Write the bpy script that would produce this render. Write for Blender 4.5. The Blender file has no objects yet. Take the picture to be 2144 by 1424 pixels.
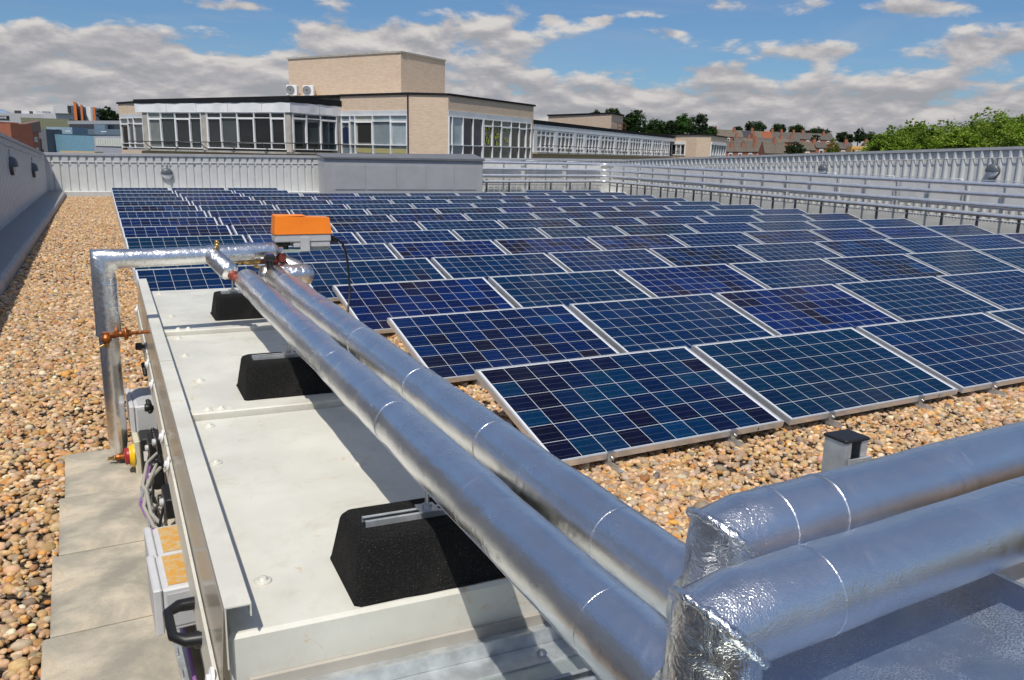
import bpy, math, random
import numpy as np
from mathutils import Vector, Matrix

random.seed(7)
RNG = np.random.default_rng(11)
SC = bpy.context.scene
COL = SC.collection

# ------------------------------------------------------------------ camera
CAM_YAW, CAM_PITCH, CAM_ROLL = 0.4963, 0.2249, 0.0234
cam_d = bpy.data.cameras.new("camera")
cam = bpy.data.objects.new("camera", cam_d)
COL.objects.link(cam)
CPOS = Vector((-2.1001, -3.3892, 1.661))
_cy, _sy, _cp, _sp = math.cos(CAM_YAW), math.sin(CAM_YAW), math.cos(CAM_PITCH), math.sin(CAM_PITCH)
_f = Vector((_sy * _cp, _cy * _cp, -_sp)); _r = Vector((_cy, -_sy, 0)); _u = _r.cross(_f)
_cr, _sr = math.cos(CAM_ROLL), math.sin(CAM_ROLL)
_r2 = _r * _cr + _u * _sr; _u2 = _u * _cr - _r * _sr
m = Matrix(((_r2.x, _u2.x, -_f.x, CPOS.x), (_r2.y, _u2.y, -_f.y, CPOS.y), (_r2.z, _u2.z, -_f.z, CPOS.z), (0, 0, 0, 1)))
cam.matrix_world = m
cam_d.sensor_width = 36.0
cam_d.lens = 36.0 * 1703.17 / 2144.0
cam_d.clip_start = 0.05
cam_d.clip_end = 6000
SC.camera = cam

# ------------------------------------------------------------------ view + sun
SC.view_settings.view_transform = 'Standard'
SC.view_settings.look = 'None'
SC.view_settings.gamma = 1
SC.view_settings.exposure = 0.0
SUN_DIR = Vector((0.35, 0.45, -1.0)).normalized()          # the way the light travels
SUN_EL = math.asin(-SUN_DIR.z)
SUN_AZ = math.atan2(-SUN_DIR.x, -SUN_DIR.y)
sun_d = bpy.data.lights.new("sun", 'SUN')
sun_d.energy = 4.0
sun_d.angle = math.radians(0.53)
sun_d.color = (1.0, 0.95, 0.865)
sun = bpy.data.objects.new("sun", sun_d)
sun.rotation_euler = SUN_DIR.to_track_quat('-Z', 'Y').to_euler()
COL.objects.link(sun)


# ------------------------------------------------------------------ node helper
class NT:
    def __init__(self, tree):
        self.t = tree; self.n = tree.nodes; self.l = tree.links

    def node(self, kind, ins=None, **kw):
        nd = self.n.new(kind)
        for k, v in kw.items(): setattr(nd, k, v)
        for k, v in (ins or {}).items(): self.put(nd, k, v)
        return nd

    def put(self, nd, k, v):
        s = nd.inputs[k]
        if hasattr(v, 'is_output'): self.l.new(v, s)
        elif isinstance(v, bpy.types.Node): self.l.new(v.outputs[0], s)
        else:
            if s.type == 'RGBA' and len(v) == 3: v = (*v, 1)
            s.default_value = v

    def math(self, op, a, b=None, c=None, clamp=False):
        nd = self.n.new('ShaderNodeMath'); nd.operation = op; nd.use_clamp = clamp
        for i, v in enumerate((a, b, c)):
            if v is not None: self.put(nd, i, v)
        return nd.outputs[0]

    def vec(self, op, a, b=None, scale=None):
        nd = self.n.new('ShaderNodeVectorMath'); nd.operation = op
        self.put(nd, 0, a)
        if b is not None: self.put(nd, 1, b)
        if scale is not None: self.put(nd, 3, scale)
        return nd.outputs[0]

    def mix(self, fac, a, b, blend='MIX'):
        nd = self.n.new('ShaderNodeMix'); nd.data_type = 'RGBA'; nd.blend_type = blend
        self.put(nd, 0, fac); self.put(nd, 6, a); self.put(nd, 7, b)
        return nd.outputs[2]

    def noise(self, vec, scale, detail=2, rough=0.5, dist=0.0):
        nd = self.n.new('ShaderNodeTexNoise')
        self.put(nd, 'Vector', vec); self.put(nd, 'Scale', scale); self.put(nd, 'Detail', detail)
        self.put(nd, 'Roughness', rough); self.put(nd, 'Distortion', dist)
        return nd.outputs[0]

    def step(self, v, lo, hi, a=0.0, b=1.0):
        nd = self.n.new('ShaderNodeMapRange'); nd.interpolation_type = 'SMOOTHSTEP'
        self.put(nd, 0, v); self.put(nd, 1, lo); self.put(nd, 2, hi); self.put(nd, 3, a); self.put(nd, 4, b)
        return nd.outputs[0]


# ------------------------------------------------------------------ world: sky with drifting cumulus
world = bpy.data.worlds.new("World")
SC.world = world
world.use_nodes = True
wt = NT(world.node_tree)
wt.n.clear()
sky = wt.node('ShaderNodeTexSky', sky_type='NISHITA', sun_disc=False, sun_elevation=SUN_EL, sun_rotation=SUN_AZ,
              altitude=100, air_density=1.0, dust_density=0.6, ozone_density=1.6)
tc = wt.node('ShaderNodeTexCoord')
sep = wt.node('ShaderNodeSeparateXYZ', {0: tc.outputs['Generated']})
az = wt.math('ARCTAN2', sep.outputs[0], sep.outputs[1])
el = wt.math('ARCSINE', sep.outputs[2])


def wgauss(a0, e0, wa, we, amp):
    da = wt.math('DIVIDE', wt.math('SUBTRACT', az, a0), wa)
    de = wt.math('DIVIDE', wt.math('SUBTRACT', el, e0), we)
    q = wt.math('ADD', wt.math('MULTIPLY', da, da), wt.math('MULTIPLY', de, de))
    return wt.math('MULTIPLY', wt.math('EXPONENT', wt.math('MULTIPLY', q, -1.0)), amp)


def cloud_noise(dv):
    elv = wt.math('ADD', el, dv)
    sq = wt.math('POWER', wt.math('MAXIMUM', elv, 0.0), 0.8)
    cx = wt.node('ShaderNodeCombineXYZ', {0: wt.math('MULTIPLY', az, 13.0), 1: wt.math('MULTIPLY', sq, 27.0), 2: 3.7}).outputs[0]
    return wt.noise(cx, 1.0, 10, 0.55, 0.1)


n0 = cloud_noise(0.0)
n1 = cloud_noise(0.009)
cov = wt.step(el, 0.045, 0.125, 0.25, -0.11)
cov = wt.math('ADD', cov, wt.step(el, 0.20, 0.45, 0.0, 0.07))
BLOBS = [(.06,.100,.20,.026,.22),(.42,.105,.14,.03,.16),(.15,.150,.07,.008,.20),(.33,.128,.12,.020,.22),(.46,.150,.06,.022,.14),(.536,.152,.018,.008,.26),(.591,.151,.024,.007,.26),(.668,.137,.026,.009,.28),(.64,.158,.025,.005,.20),(.84,.117,.060,.016,.26),(.939,.156,.06,.011,.26),(1.0,.118,.06,.018,.24),(.70,.112,.05,.006,-.15),(.0,.137,.10,.010,-.12),(.76,.165,.08,.010,.16),(.66,.098,.07,.006,.1)]   # (azimuth, elevation, width, height, amount): cloud banks (+) and open blue (-)
#BLOBS_HERE
for b_ in BLOBS: cov = wt.math('ADD', cov, wgauss(*b_))
dens0 = wt.math('ADD', n0, cov)
dens1 = wt.math('ADD', n1, cov)
alpha = wt.step(dens0, 0.475, 0.615)
lit = wt.math('MULTIPLY', wt.math('SUBTRACT', dens0, dens1), 4.0)
fluff = wt.step(dens0, 0.5, 0.95, 0.10, -0.10)
shade = wt.math('ADD', wt.math('ADD', lit, fluff), 0.42, clamp=True)
shade = wt.math('ADD', shade, wt.step(el, 0.02, 0.14, -0.17, 0.05), clamp=True)
cramp = wt.node('ShaderNodeValToRGB')
cramp.color_ramp.elements[0].position = 0.0; cramp.color_ramp.elements[0].color = (0.34, 0.35, 0.38, 1)
cramp.color_ramp.elements[1].position = 1.0; cramp.color_ramp.elements[1].color = (0.66, 0.635, 0.615, 1)
e_ = cramp.color_ramp.elements.new(0.42); e_.color = (0.44, 0.43, 0.45, 1)
wt.put(cramp, 0, shade)
skyc = wt.mix(1.0, wt.vec('SCALE', sky.outputs[0], scale=0.085), (0.60, 0.82, 1.06, 1), 'MULTIPLY')
wisp = wt.math('MULTIPLY', wt.step(wt.noise(wt.node('ShaderNodeCombineXYZ', {0: wt.math('MULTIPLY', az, 4.0), 1: wt.math('MULTIPLY', el, 26.0), 2: 9.1}).outputs[0], 1.0, 6, 0.6, 0.6), 0.45, 0.8), 0.22)
skyc = wt.mix(wisp, skyc, (0.42, 0.46, 0.52, 1))
sdot = wt.node('ShaderNodeVectorMath', {0: tc.outputs['Generated'], 1: tuple(-SUN_DIR)}, operation='DOT_PRODUCT').outputs['Value']
cloudc = wt.vec('SCALE', cramp.outputs[0], scale=wt.step(sdot, 0.35, 1.0, 1.0, 3.0))
final = wt.mix(alpha, skyc, cloudc)
bg = wt.node('ShaderNodeBackground', {0: final, 1: 1.0})
wo = wt.node('ShaderNodeOutputWorld', {0: bg.outputs[0]})


# ------------------------------------------------------------------ materials
def new_mat(name):
    mt = bpy.data.materials.new(name); mt.use_nodes = True
    k = NT(mt.node_tree); k.n.clear()
    k.bsdf = k.node('ShaderNodeBsdfPrincipled')
    k.out = k.node('ShaderNodeOutputMaterial', {0: k.bsdf.outputs[0]})
    k.obj = k.node('ShaderNodeTexCoord').outputs['Object']
    k.mat = mt
    return k


def bump(k, h, strength, dist=0.01):
    b = k.node('ShaderNodeBump', {'Height': h, 'Strength': strength, 'Distance': dist})
    k.put(k.bsdf, 'Normal', b.outputs[0])
    return b


def plain(name, col, rough=0.5, metal=0.0, var=0.06, scale=6.0, bmp=0.0, bscale=80.0, spec=0.5):
    k = new_mat(name)
    nz = k.noise(k.obj, scale, 5, 0.6)
    c2 = tuple(max(0, c * (1 - 2.2 * var)) for c in col); c1 = tuple(min(1, c * (1 + var)) for c in col)
    k.put(k.bsdf, 'Base Color', k.mix(k.step(nz, 0.3, 0.7), c2, c1))
    k.put(k.bsdf, 'Roughness', k.math('ADD', k.math('MULTIPLY', nz, 0.16), rough - 0.08))
    k.put(k.bsdf, 'Metallic', metal)
    k.put(k.bsdf, 'Specular IOR Level', spec)
    if bmp: bump(k, k.noise(k.obj, bscale, 3, 0.6), bmp, 0.004)
    return k.mat


M = {}
# crinkled aluminium foil
def foil(name, fine, crink, rough, base):
    k = new_mat(name)
    big = k.noise(k.obj, 7.0, 3, 0.55, 0.4)
    mid = k.noise(k.obj, 38.0, 4, 0.6, 0.8)
    fin = k.noise(k.obj, 420.0, 2, 0.5)
    k.put(k.bsdf, 'Base Color', k.mix(k.step(big, 0.3, 0.7), tuple(c * 0.9 for c in base), base))
    k.put(k.bsdf, 'Metallic', 1.0)
    k.put(k.bsdf, 'Roughness', k.math('ADD', k.math('MULTIPLY', mid, 0.14), rough - 0.07))
    h = k.math('ADD', k.math('MULTIPLY', big, 0.034), k.math('MULTIPLY', mid, 0.010 * crink))
    h = k.math('ADD', h, k.math('MULTIPLY', fin, 0.0010 * fine))
    b = k.node('ShaderNodeBump', {'Height': h, 'Strength': 0.8, 'Distance': 0.30})
    k.put(k.bsdf, 'Normal', b.outputs[0])
    return k.mat


M['foil'] = foil('foil', 2.2, 0.16, 0.25, (0.93, 0.93, 0.94))
M['foil_crumpled'] = foil('foil_crumpled', 1.2, 2.4, 0.24, (0.84, 0.84, 0.84))
M['foil_sparkle'] = foil('foil_sparkle', 4.2, 0.16, 0.24, (0.94, 0.94, 0.95))
M['foil_bright'] = foil('foil_bright', 2.0, 4.0, 0.25, (0.88, 0.88, 0.88))
M['foil_tape'] = foil('foil_tape', 1.2, 1.1, 0.26, (0.86, 0.86, 0.86))
M['aluminium'] = plain('aluminium', (0.70, 0.71, 0.72), 0.42, 0.65, 0.03, 14)
M['galv'] = plain('galv', (0.62, 0.65, 0.66), 0.42, 0.65, 0.10, 22)
M['steel'] = plain('steel', (0.55, 0.56, 0.57), 0.35, 0.9, 0.08, 30)
M['dark_steel'] = plain('dark_steel', (0.16, 0.165, 0.17), 0.5, 0.4, 0.1, 20)
M['black_plastic'] = plain('black_plastic', (0.012, 0.012, 0.013), 0.42)
M['black_cap'] = plain('black_cap', (0.012, 0.012, 0.014), 0.5)
M['rack_pipe'] = plain('rack_pipe', (0.80, 0.81, 0.84), 0.35, 0.75, 0.05, 9)
M['cladding'] = plain('cladding', (0.61, 0.61, 0.59), 0.42, 0.1, 0.03, 3)
M['coping'] = plain('coping', (0.37, 0.375, 0.38), 0.4, 0.15, 0.04, 3)
M['membrane'] = plain('membrane', (0.18, 0.19, 0.20), 0.36, 0.0, 0.10, 2.2, 0.06, 30)
M['membrane_lip'] = plain('membrane_lip', (0.36, 0.355, 0.34), 0.55, 0.0, 0.10, 5)
M['membrane_pale'] = plain('membrane_pale', (0.22, 0.225, 0.225), 0.6, 0.0, 0.06, 3)
M['white_membrane'] = plain('white_membrane', (0.62, 0.62, 0.60), 0.6, 0.0, 0.05, 4)
M['plant_grey'] = plain('plant_grey', (0.41, 0.415, 0.425), 0.42, 0.1, 0.03, 2)
M['plant_lid'] = plain('plant_lid', (0.17, 0.175, 0.185), 0.5, 0.1, 0.05, 3)
M['white_sheet'] = plain('white_sheet', (0.70, 0.70, 0.70), 0.5, 0.1, 0.05, 2)
M['lamp_grey'] = plain('lamp_grey', (0.10, 0.11, 0.12), 0.4)
M['lamp_lens'] = plain('lamp_lens', (0.70, 0.71, 0.73), 0.25)
M['brass'] = plain('brass', (0.55, 0.36, 0.13), 0.34, 0.9, 0.12, 60)
M['copper_rust'] = plain('copper_rust', (0.42, 0.13, 0.03), 0.45, 0.6, 0.3, 50)
M['red_primer'] = plain('red_primer', (0.32, 0.075, 0.05), 0.5, 0.2, 0.15, 40)
M['orange_plastic'] = plain('orange_plastic', (0.95, 0.24, 0.012), 0.38, 0.0, 0.02, 8)
M['grey_plastic'] = plain('grey_plastic', (0.47, 0.48, 0.49), 0.45, 0.0, 0.03, 8)
M['light_box'] = plain('light_box', (0.58, 0.585, 0.60), 0.45, 0.0, 0.03, 8)
M['green_grey'] = plain('green_grey', (0.33, 0.42, 0.38), 0.45, 0.0, 0.04, 8)
M['cream_plastic'] = plain('cream_plastic', (0.60, 0.57, 0.43), 0.45)
M['yellow_plastic'] = plain('yellow_plastic', (0.85, 0.52, 0.01), 0.4)
M['red_plastic'] = plain('red_plastic', (0.36, 0.02, 0.03), 0.4)
M['blue_plastic'] = plain('blue_plastic', (0.03, 0.03, 0.16), 0.45)
M['purple_cable'] = plain('purple_cable', (0.28, 0.12, 0.36), 0.5)
M['sticker'] = plain('sticker', (0.78, 0.78, 0.76), 0.5)
M['white_paint'] = plain('white_paint', (0.80, 0.80, 0.80), 0.45, 0, 0.03, 3)
M['white_fascia'] = plain('white_fascia', (0.80, 0.80, 0.81), 0.4, 0, 0.03, 2)
M['black_fascia'] = plain('black_fascia', (0.018, 0.019, 0.022), 0.85, 0, 0.1, 2, spec=0.12)
M['lintel'] = plain('lintel', (0.58, 0.60, 0.62), 0.5, 0, 0.05, 2)
M['concrete'] = plain('concrete', (0.42, 0.39, 0.34), 0.8, 0, 0.10, 2)
M['railing'] = plain('railing', (0.03, 0.03, 0.032), 0.5)
M['bark'] = plain('bark', (0.09, 0.065, 0.045), 0.9, 0, 0.2, 9)
M['town_ground'] = plain('town_ground', (0.10, 0.12, 0.07), 0.9, 0, 0.2, 0.02)
M['hill'] = plain('hill', (0.07, 0.10, 0.035), 0.9, 0, 0.2, 0.05)


def rubber():
    k = new_mat('rubber')
    sp = k.noise(k.obj, 260.0, 2, 0.7)
    dust = k.noise(k.obj, 9.0, 5, 0.65)
    c = k.mix(k.step(sp, 0.55, 0.75), (0.010, 0.010, 0.010, 1), (0.034, 0.033, 0.032, 1))
    c = k.mix(k.math('MULTIPLY', k.step(dust, 0.5, 0.8), 0.3), c, (0.05, 0.045, 0.04, 1))
    c = k.mix(k.step(k.noise(k.obj, 700.0, 0, 0.5), 0.78, 0.8), c, (0.20, 0.19, 0.17, 1))
    k.put(k.bsdf, 'Base Color', c); k.put(k.bsdf, 'Roughness', 0.95); k.put(k.bsdf, 'Specular IOR Level', 0.2)
    bump(k, k.noise(k.obj, 220.0, 4, 0.75), 0.8, 0.006)
    return k.mat


def cream_paint():
    k = new_mat('cream_paint')
    nz = k.noise(k.obj, 3.0, 6, 0.6)
    c = k.mix(k.step(nz, 0.35, 0.7), (0.60, 0.585, 0.515, 1), (0.69, 0.675, 0.595, 1))
    dirt = k.math('MULTIPLY', k.step(k.noise(k.obj, 5.5, 8, 0.72, 0.6), 0.48, 0.72), 0.50)
    c = k.mix(dirt, c, (0.47, 0.43, 0.34, 1))
    rust = k.math('MULTIPLY', k.step(k.noise(k.obj, 9.0, 7, 0.75, 0.8), 0.60, 0.70), 0.65)
    c = k.mix(rust, c, (0.55, 0.33, 0.10, 1))
    k.put(k.bsdf, 'Base Color', c)
    k.put(k.bsdf, 'Roughness', k.math('ADD', k.math('MULTIPLY', nz, 0.25), 0.28))
    bump(k, k.noise(k.obj, 4.0, 2, 0.5), 0.25, 0.01)
    return k.mat


def stained_box():
    k = new_mat('stained_box')
    nz = k.step(k.noise(k.obj, 40.0, 6, 0.75, 0.5), 0.4, 0.62)
    c = k.mix(nz, (0.62, 0.30, 0.04, 1), (0.52, 0.43, 0.25, 1))
    k.put(k.bsdf, 'Base Color', c); k.put(k.bsdf, 'Roughness', 0.5)
    return k.mat


def paver():
    k = new_mat('paver')
    a = k.step(k.noise(k.obj, 2.2, 6, 0.6, 0.5), 0.38, 0.62)
    c = k.mix(a, (0.27, 0.255, 0.21, 1), (0.62, 0.545, 0.425, 1))
    oi = k.node('ShaderNodeObjectInfo').outputs['Random']
    c = k.mix(k.math('MULTIPLY', oi, 0.25), c, (0.40, 0.36, 0.30, 1))
    st = k.math('MULTIPLY', k.step(k.noise(k.obj, 3.2, 7, 0.75, 0.7), 0.54, 0.72), 0.55)
    c = k.mix(st, c, (0.45, 0.29, 0.12, 1))
    fine = k.noise(k.obj, 160.0, 3, 0.7)
    c = k.mix(k.math('MULTIPLY', k.step(fine, 0.45, 0.7), 0.25), c, (0.22, 0.21, 0.19, 1))
    k.put(k.bsdf, 'Base Color', c); k.put(k.bsdf, 'Roughness', 0.85)
    bump(k, fine, 0.35, 0.004)
    return k.mat


def deck_metal():
    k = new_mat('deck_metal')
    sp = k.noise(k.obj, 330.0, 2, 0.7)
    dust = k.noise(k.obj, 6.0, 7, 0.7, 0.5)
    d = k.math('MULTIPLY', k.step(dust, 0.35, 0.75), k.step(sp, 0.42, 0.62))
    k.put(k.bsdf, 'Base Color', k.mix(k.math('MULTIPLY', d, 0.7), (0.33, 0.43, 0.60, 1), (0.40, 0.40, 0.40, 1)))
    k.put(k.bsdf, 'Metallic', k.math('SUBTRACT', 0.85, k.math('MULTIPLY', d, 0.55)))
    k.put(k.bsdf, 'Roughness', k.math('ADD', k.math('MULTIPLY', d, 0.3), 0.20))
    bump(k, sp, 0.12, 0.004)
    return k.mat


def galv_sheet():
    k = new_mat('galv_sheet')
    vo = k.node('ShaderNodeTexVoronoi', {'Vector': k.obj, 'Scale': 60.0})
    big = k.noise(k.obj, 4.0, 3, 0.5, 0.8)
    c = k.mix(k.math('MULTIPLY', vo.outputs['Color'], 0.5), (0.58, 0.64, 0.63, 1), (0.74, 0.78, 0.76, 1))
    k.put(k.bsdf, 'Base Color', k.mix(k.step(big, 0.4, 0.7), c, (0.42, 0.48, 0.48, 1)))
    k.put(k.bsdf, 'Metallic', 0.75)
    k.put(k.bsdf, 'Roughness', k.math('ADD', k.math('MULTIPLY', big, 0.2), 0.32))
    bump(k, big, 0.5, 0.03)
    return k.mat


def clear_sheet():
    k = new_mat('clear_sheet')
    k.n.remove(k.bsdf)
    tr = k.node('ShaderNodeBsdfTransparent', {0: (0.90, 0.86, 0.79, 1)})
    gl = k.node('ShaderNodeBsdfGlossy', {0: (1, 1, 1, 1), 'Roughness': 0.16})
    df = k.node('ShaderNodeBsdfDiffuse', {0: (0.62, 0.58, 0.50, 1)})
    a = k.node('ShaderNodeMixShader', {0: 0.35, 1: tr.outputs[0], 2: df.outputs[0]})
    fr = k.node('ShaderNodeFresnel', {0: 1.45})
    b = k.node('ShaderNodeMixShader', {0: k.math('MULTIPLY', fr.outputs[0], 0.28), 1: a.outputs[0], 2: gl.outputs[0]})
    k.put(k.out, 0, b.outputs[0])
    return k.mat


def clear_tube():
    k = new_mat('clear_tube')
    k.put(k.bsdf, 'Base Color', (0.46, 0.44, 0.39)); k.put(k.bsdf, 'Roughness', 0.2)
    k.put(k.bsdf, 'Alpha', 0.75)
    return k.mat


def brick(name, c1, c2, mort, bw=0.23, bh=0.078, ms=0.010, stain=0.25):
    k = new_mat(name)
    uv = k.node('ShaderNodeUVMap', uv_map='UVMap').outputs[0]
    bt = k.node('ShaderNodeTexBrick', {'Vector': uv, 'Color1': c1, 'Color2': c2, 'Mortar': mort, 'Scale': 1.0,
                                       'Mortar Size': ms, 'Mortar Smooth': 0.1, 'Bias': 0.0, 'Brick Width': bw, 'Row Height': bh})
    nz = k.noise(uv, 0.9, 6, 0.65)
    c = k.mix(k.math('MULTIPLY', k.step(nz, 0.4, 0.8), stain), bt.outputs[0], tuple(x * 0.55 for x in c1[:3]) + (1,))
    k.put(k.bsdf, 'Base Color', c); k.put(k.bsdf, 'Roughness', 0.85)
    bump(k, bt.outputs['Fac'], -0.3, 0.01)
    return k.mat


M['rubber'] = rubber(); M['cream_paint'] = cream_paint(); M['stained_box'] = stained_box(); M['paver'] = paver()
M['deck_metal'] = deck_metal(); M['galv_sheet'] = galv_sheet(); M['clear_sheet'] = clear_sheet(); M['clear_tube'] = clear_tube()
M['buff_brick'] = brick('buff_brick', (0.72, 0.545, 0.395, 1), (0.63, 0.46, 0.32, 1), (0.56, 0.46, 0.36, 1), stain=0.12)
M['red_brick'] = brick('red_brick', (0.40, 0.10, 0.045, 1), (0.30, 0.075, 0.04, 1), (0.33, 0.22, 0.16, 1))


def attr_mat(name, rough=0.6, spec=0.5, metal=0.0, nvar=0.15, nscale=3.0, bmp=0.0, bscale=30.0):
    k = new_mat(name)
    at = k.node('ShaderNodeAttribute', attribute_name='Col').outputs['Color']
    nz = k.noise(k.obj, nscale, 4, 0.6)
    k.put(k.bsdf, 'Base Color', k.mix(k.math('MULTIPLY', k.step(nz, 0.3, 0.75), nvar * 2), at, k.vec('SCALE', at, scale=0.55)))
    k.put(k.bsdf, 'Roughness', rough); k.put(k.bsdf, 'Specular IOR Level', spec); k.put(k.bsdf, 'Metallic', metal)
    if bmp: bump(k, k.noise(k.obj, bscale, 3, 0.6), bmp, 0.01)
    return k.mat


M['tinted'] = attr_mat('tinted')
M['pane'] = attr_mat('pane', 0.06, 0.7, 0.0, 0.3, 1.3)
M['pebble'] = attr_mat('pebble', 0.62, 0.28, 0.0, 0.28, 55.0, 0.2, 160.0)
M['roof_tile'] = attr_mat('roof_tile', 0.8, 0.3, 0.0, 0.25, 0.8)


def gravel_base():
    k = new_mat('gravel_base')
    def vor(sc):
        v = k.node('ShaderNodeTexVoronoi', {'Vector': k.obj, 'Scale': sc, 'Randomness': 1.0})
        return v
    v1 = vor(34.0)
    ramp = k.node('ShaderNodeValToRGB')
    cr = ramp.color_ramp; cr.interpolation = 'CONSTANT'
    cols = [(0.0, (0.42, 0.29, 0.17)), (0.17, (0.50, 0.36, 0.23)), (0.34, (0.33, 0.24, 0.17)), (0.5, (0.55, 0.43, 0.30)), (0.62, (0.40, 0.21, 0.08)),
            (0.74, (0.30, 0.26, 0.23)), (0.84, (0.62, 0.54, 0.42)), (0.93, (0.16, 0.15, 0.14))]
    cr.elements[0].position, cr.elements[0].color = 0.0, (*cols[0][1], 1)
    cr.elements[1].position, cr.elements[1].color = cols[1][0], (*cols[1][1], 1)
    for p_, c_ in cols[2:]:
        e = cr.elements.new(p_); e.color = (*c_, 1)
    sepc = k.node('ShaderNodeSeparateColor', {0: v1.outputs['Color']})
    k.put(ramp, 0, sepc.outputs[0])
    edge = k.step(v1.outputs['Distance'], 0.010, 0.022, 0.0, 1.0)
    k.put(k.bsdf, 'Base Color', k.mix(k.math('MULTIPLY', edge, 0.75), ramp.outputs[0], (0.07, 0.05, 0.035, 1)))
    k.put(k.bsdf, 'Roughness', 0.75)
    b = k.node('ShaderNodeBump', {'Height': v1.outputs['Distance'], 'Strength': 0.9, 'Distance': 0.6}, invert=True)
    k.put(k.bsdf, 'Normal', b.outputs[0])
    return k.mat


M['gravel_base'] = gravel_base()


def cells(name, mixed, soft=False):
    """Polycrystalline cells: 10 x 6, thin white joints, fine bus bars, each cell its own blue."""
    k = new_mat(name)
    uv = k.node('ShaderNodeUVMap', uv_map='UVMap').outputs[0]          # in cells: 0..10, 0..6
    sp = k.node('ShaderNodeSeparateXYZ', {0: uv})
    rnd = k.node('ShaderNodeObjectInfo').outputs['Random']
    fx = k.math('FLOOR', sp.outputs[0]); fy = k.math('FLOOR', sp.outputs[1])
    key = k.node('ShaderNodeCombineXYZ', {0: fx, 1: fy, 2: k.math('MULTIPLY', rnd, 91.7)}).outputs[0]
    wn = k.node('ShaderNodeTexWhiteNoise', {'Vector': key}, noise_dimensions='3D')
    rb = k.node('ShaderNodeTexWhiteNoise', {'Vector': k.node('ShaderNodeCombineXYZ', {0: fx, 1: 5.5, 2: k.math('MULTIPLY', rnd, 37.0)}).outputs[0]}, noise_dimensions='3D')
    low = k.noise(k.node('ShaderNodeCombineXYZ', {0: k.math('MULTIPLY', fx, 0.42), 1: k.math('MULTIPLY', fy, 0.42), 2: k.math('MULTIPLY', rnd, 57.0)}).outputs[0], 1.0, 1, 0.5)
    v = k.math('ADD', k.math('MULTIPLY', k.step(low, 0.3, 0.7), 0.5), k.math('MULTIPLY', wn.outputs[0], 0.5))
    ramp = k.node('ShaderNodeValToRGB'); cr = ramp.color_ramp
    if mixed:
        cols = [(0.0, (0.010, 0.008, 0.014)), (0.22, (0.007, 0.008, 0.026)), (0.38, (0.003, 0.010, 0.048)), (0.68, (0.003, 0.014, 0.072)), (0.93, (0.003, 0.019, 0.088)), (1.0, (0.005, 0.036, 0.12))]
    else:
        cols = [(0.0, (0.006, 0.009, 0.034)), (0.10, (0.003, 0.013, 0.050)), (0.5, (0.002, 0.019, 0.060)), (0.92, (0.002, 0.019, 0.072)), (1.0, (0.004, 0.028, 0.10))]
    if soft: cols = [(0.0, (0.005, 0.005, 0.016)), (0.30, (0.004, 0.006, 0.024)), (0.44, (0.003, 0.010, 0.044)), (0.62, (0.002, 0.019, 0.060)), (0.85, (0.002, 0.024, 0.064)), (1.0, (0.003, 0.030, 0.092))]
    cr.elements[0].position, cr.elements[0].color = 0.0, (*cols[0][1], 1)
    cr.elements[1].position, cr.elements[1].color = 1.0, (*cols[-1][1], 1)
    for p_, c_ in cols[1:-1]:
        e = cr.elements.new(p_); e.color = (*c_, 1)
    k.put(ramp, 0, v)
    base = ramp.outputs[0]
    tone = k.node('ShaderNodeValToRGB'); tone.color_ramp.elements[0].color = (0.85, 1.05, 0.85, 1); tone.color_ramp.elements[1].color = (1.05, 0.9, 1.15, 1)
    k.put(tone, 0, rnd)
    base = k.mix(1.0, base, tone.outputs[0], 'MULTIPLY')
    gr = k.node('ShaderNodeTexVoronoi', {'Vector': k.vec('ADD', uv, key), 'Scale': 9.0}).outputs['Color']
    base = k.mix(0.45, base, k.mix(1.0, base, k.vec('ADD', gr, (0.5, 0.5, 0.5)), 'MULTIPLY'))
    # joints and bus bars
    gx = k.math('FRACT', sp.outputs[0]); gy = k.math('FRACT', sp.outputs[1])
    ex = k.math('MINIMUM', gx, k.math('SUBTRACT', 1.0, gx)); ey = k.math('MINIMUM', gy, k.math('SUBTRACT', 1.0, gy))
    line = k.math('LESS_THAN', k.math('MINIMUM', ex, ey), 0.010)
    out = k.math('MAXIMUM', k.math('MAXIMUM', k.math('LESS_THAN', sp.outputs[0], 0.0), k.math('GREATER_THAN', sp.outputs[0], 10.0)),
                 k.math('MAXIMUM', k.math('LESS_THAN', sp.outputs[1], 0.0), k.math('GREATER_THAN', sp.outputs[1], 6.0)))
    bus = k.math('LESS_THAN', k.math('ABSOLUTE', k.math('SUBTRACT', k.math('FRACT', k.math('MULTIPLY', gy, 3.0)), 0.5)), 0.022)
    c = k.mix(k.math('MULTIPLY', bus, 0.16), base, (0.30, 0.32, 0.36, 1))
    c = k.mix(k.math('MULTIPLY', line, 0.95), c, (0.60, 0.62, 0.64, 1))
    c = k.mix(out, c, (0.64, 0.65, 0.66, 1))
    k.put(k.bsdf, 'Base Color', c)
    k.put(k.bsdf, 'Roughness', 0.10); k.put(k.bsdf, 'IOR', 1.22); k.put(k.bsdf, 'Specular IOR Level', 0.30)
    return k.mat


M['cells_mixed'] = cells('cells_mixed', True)
M['cells_even'] = cells('cells_even', False)
M['cells_soft'] = cells('cells_soft', True, True)


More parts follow.
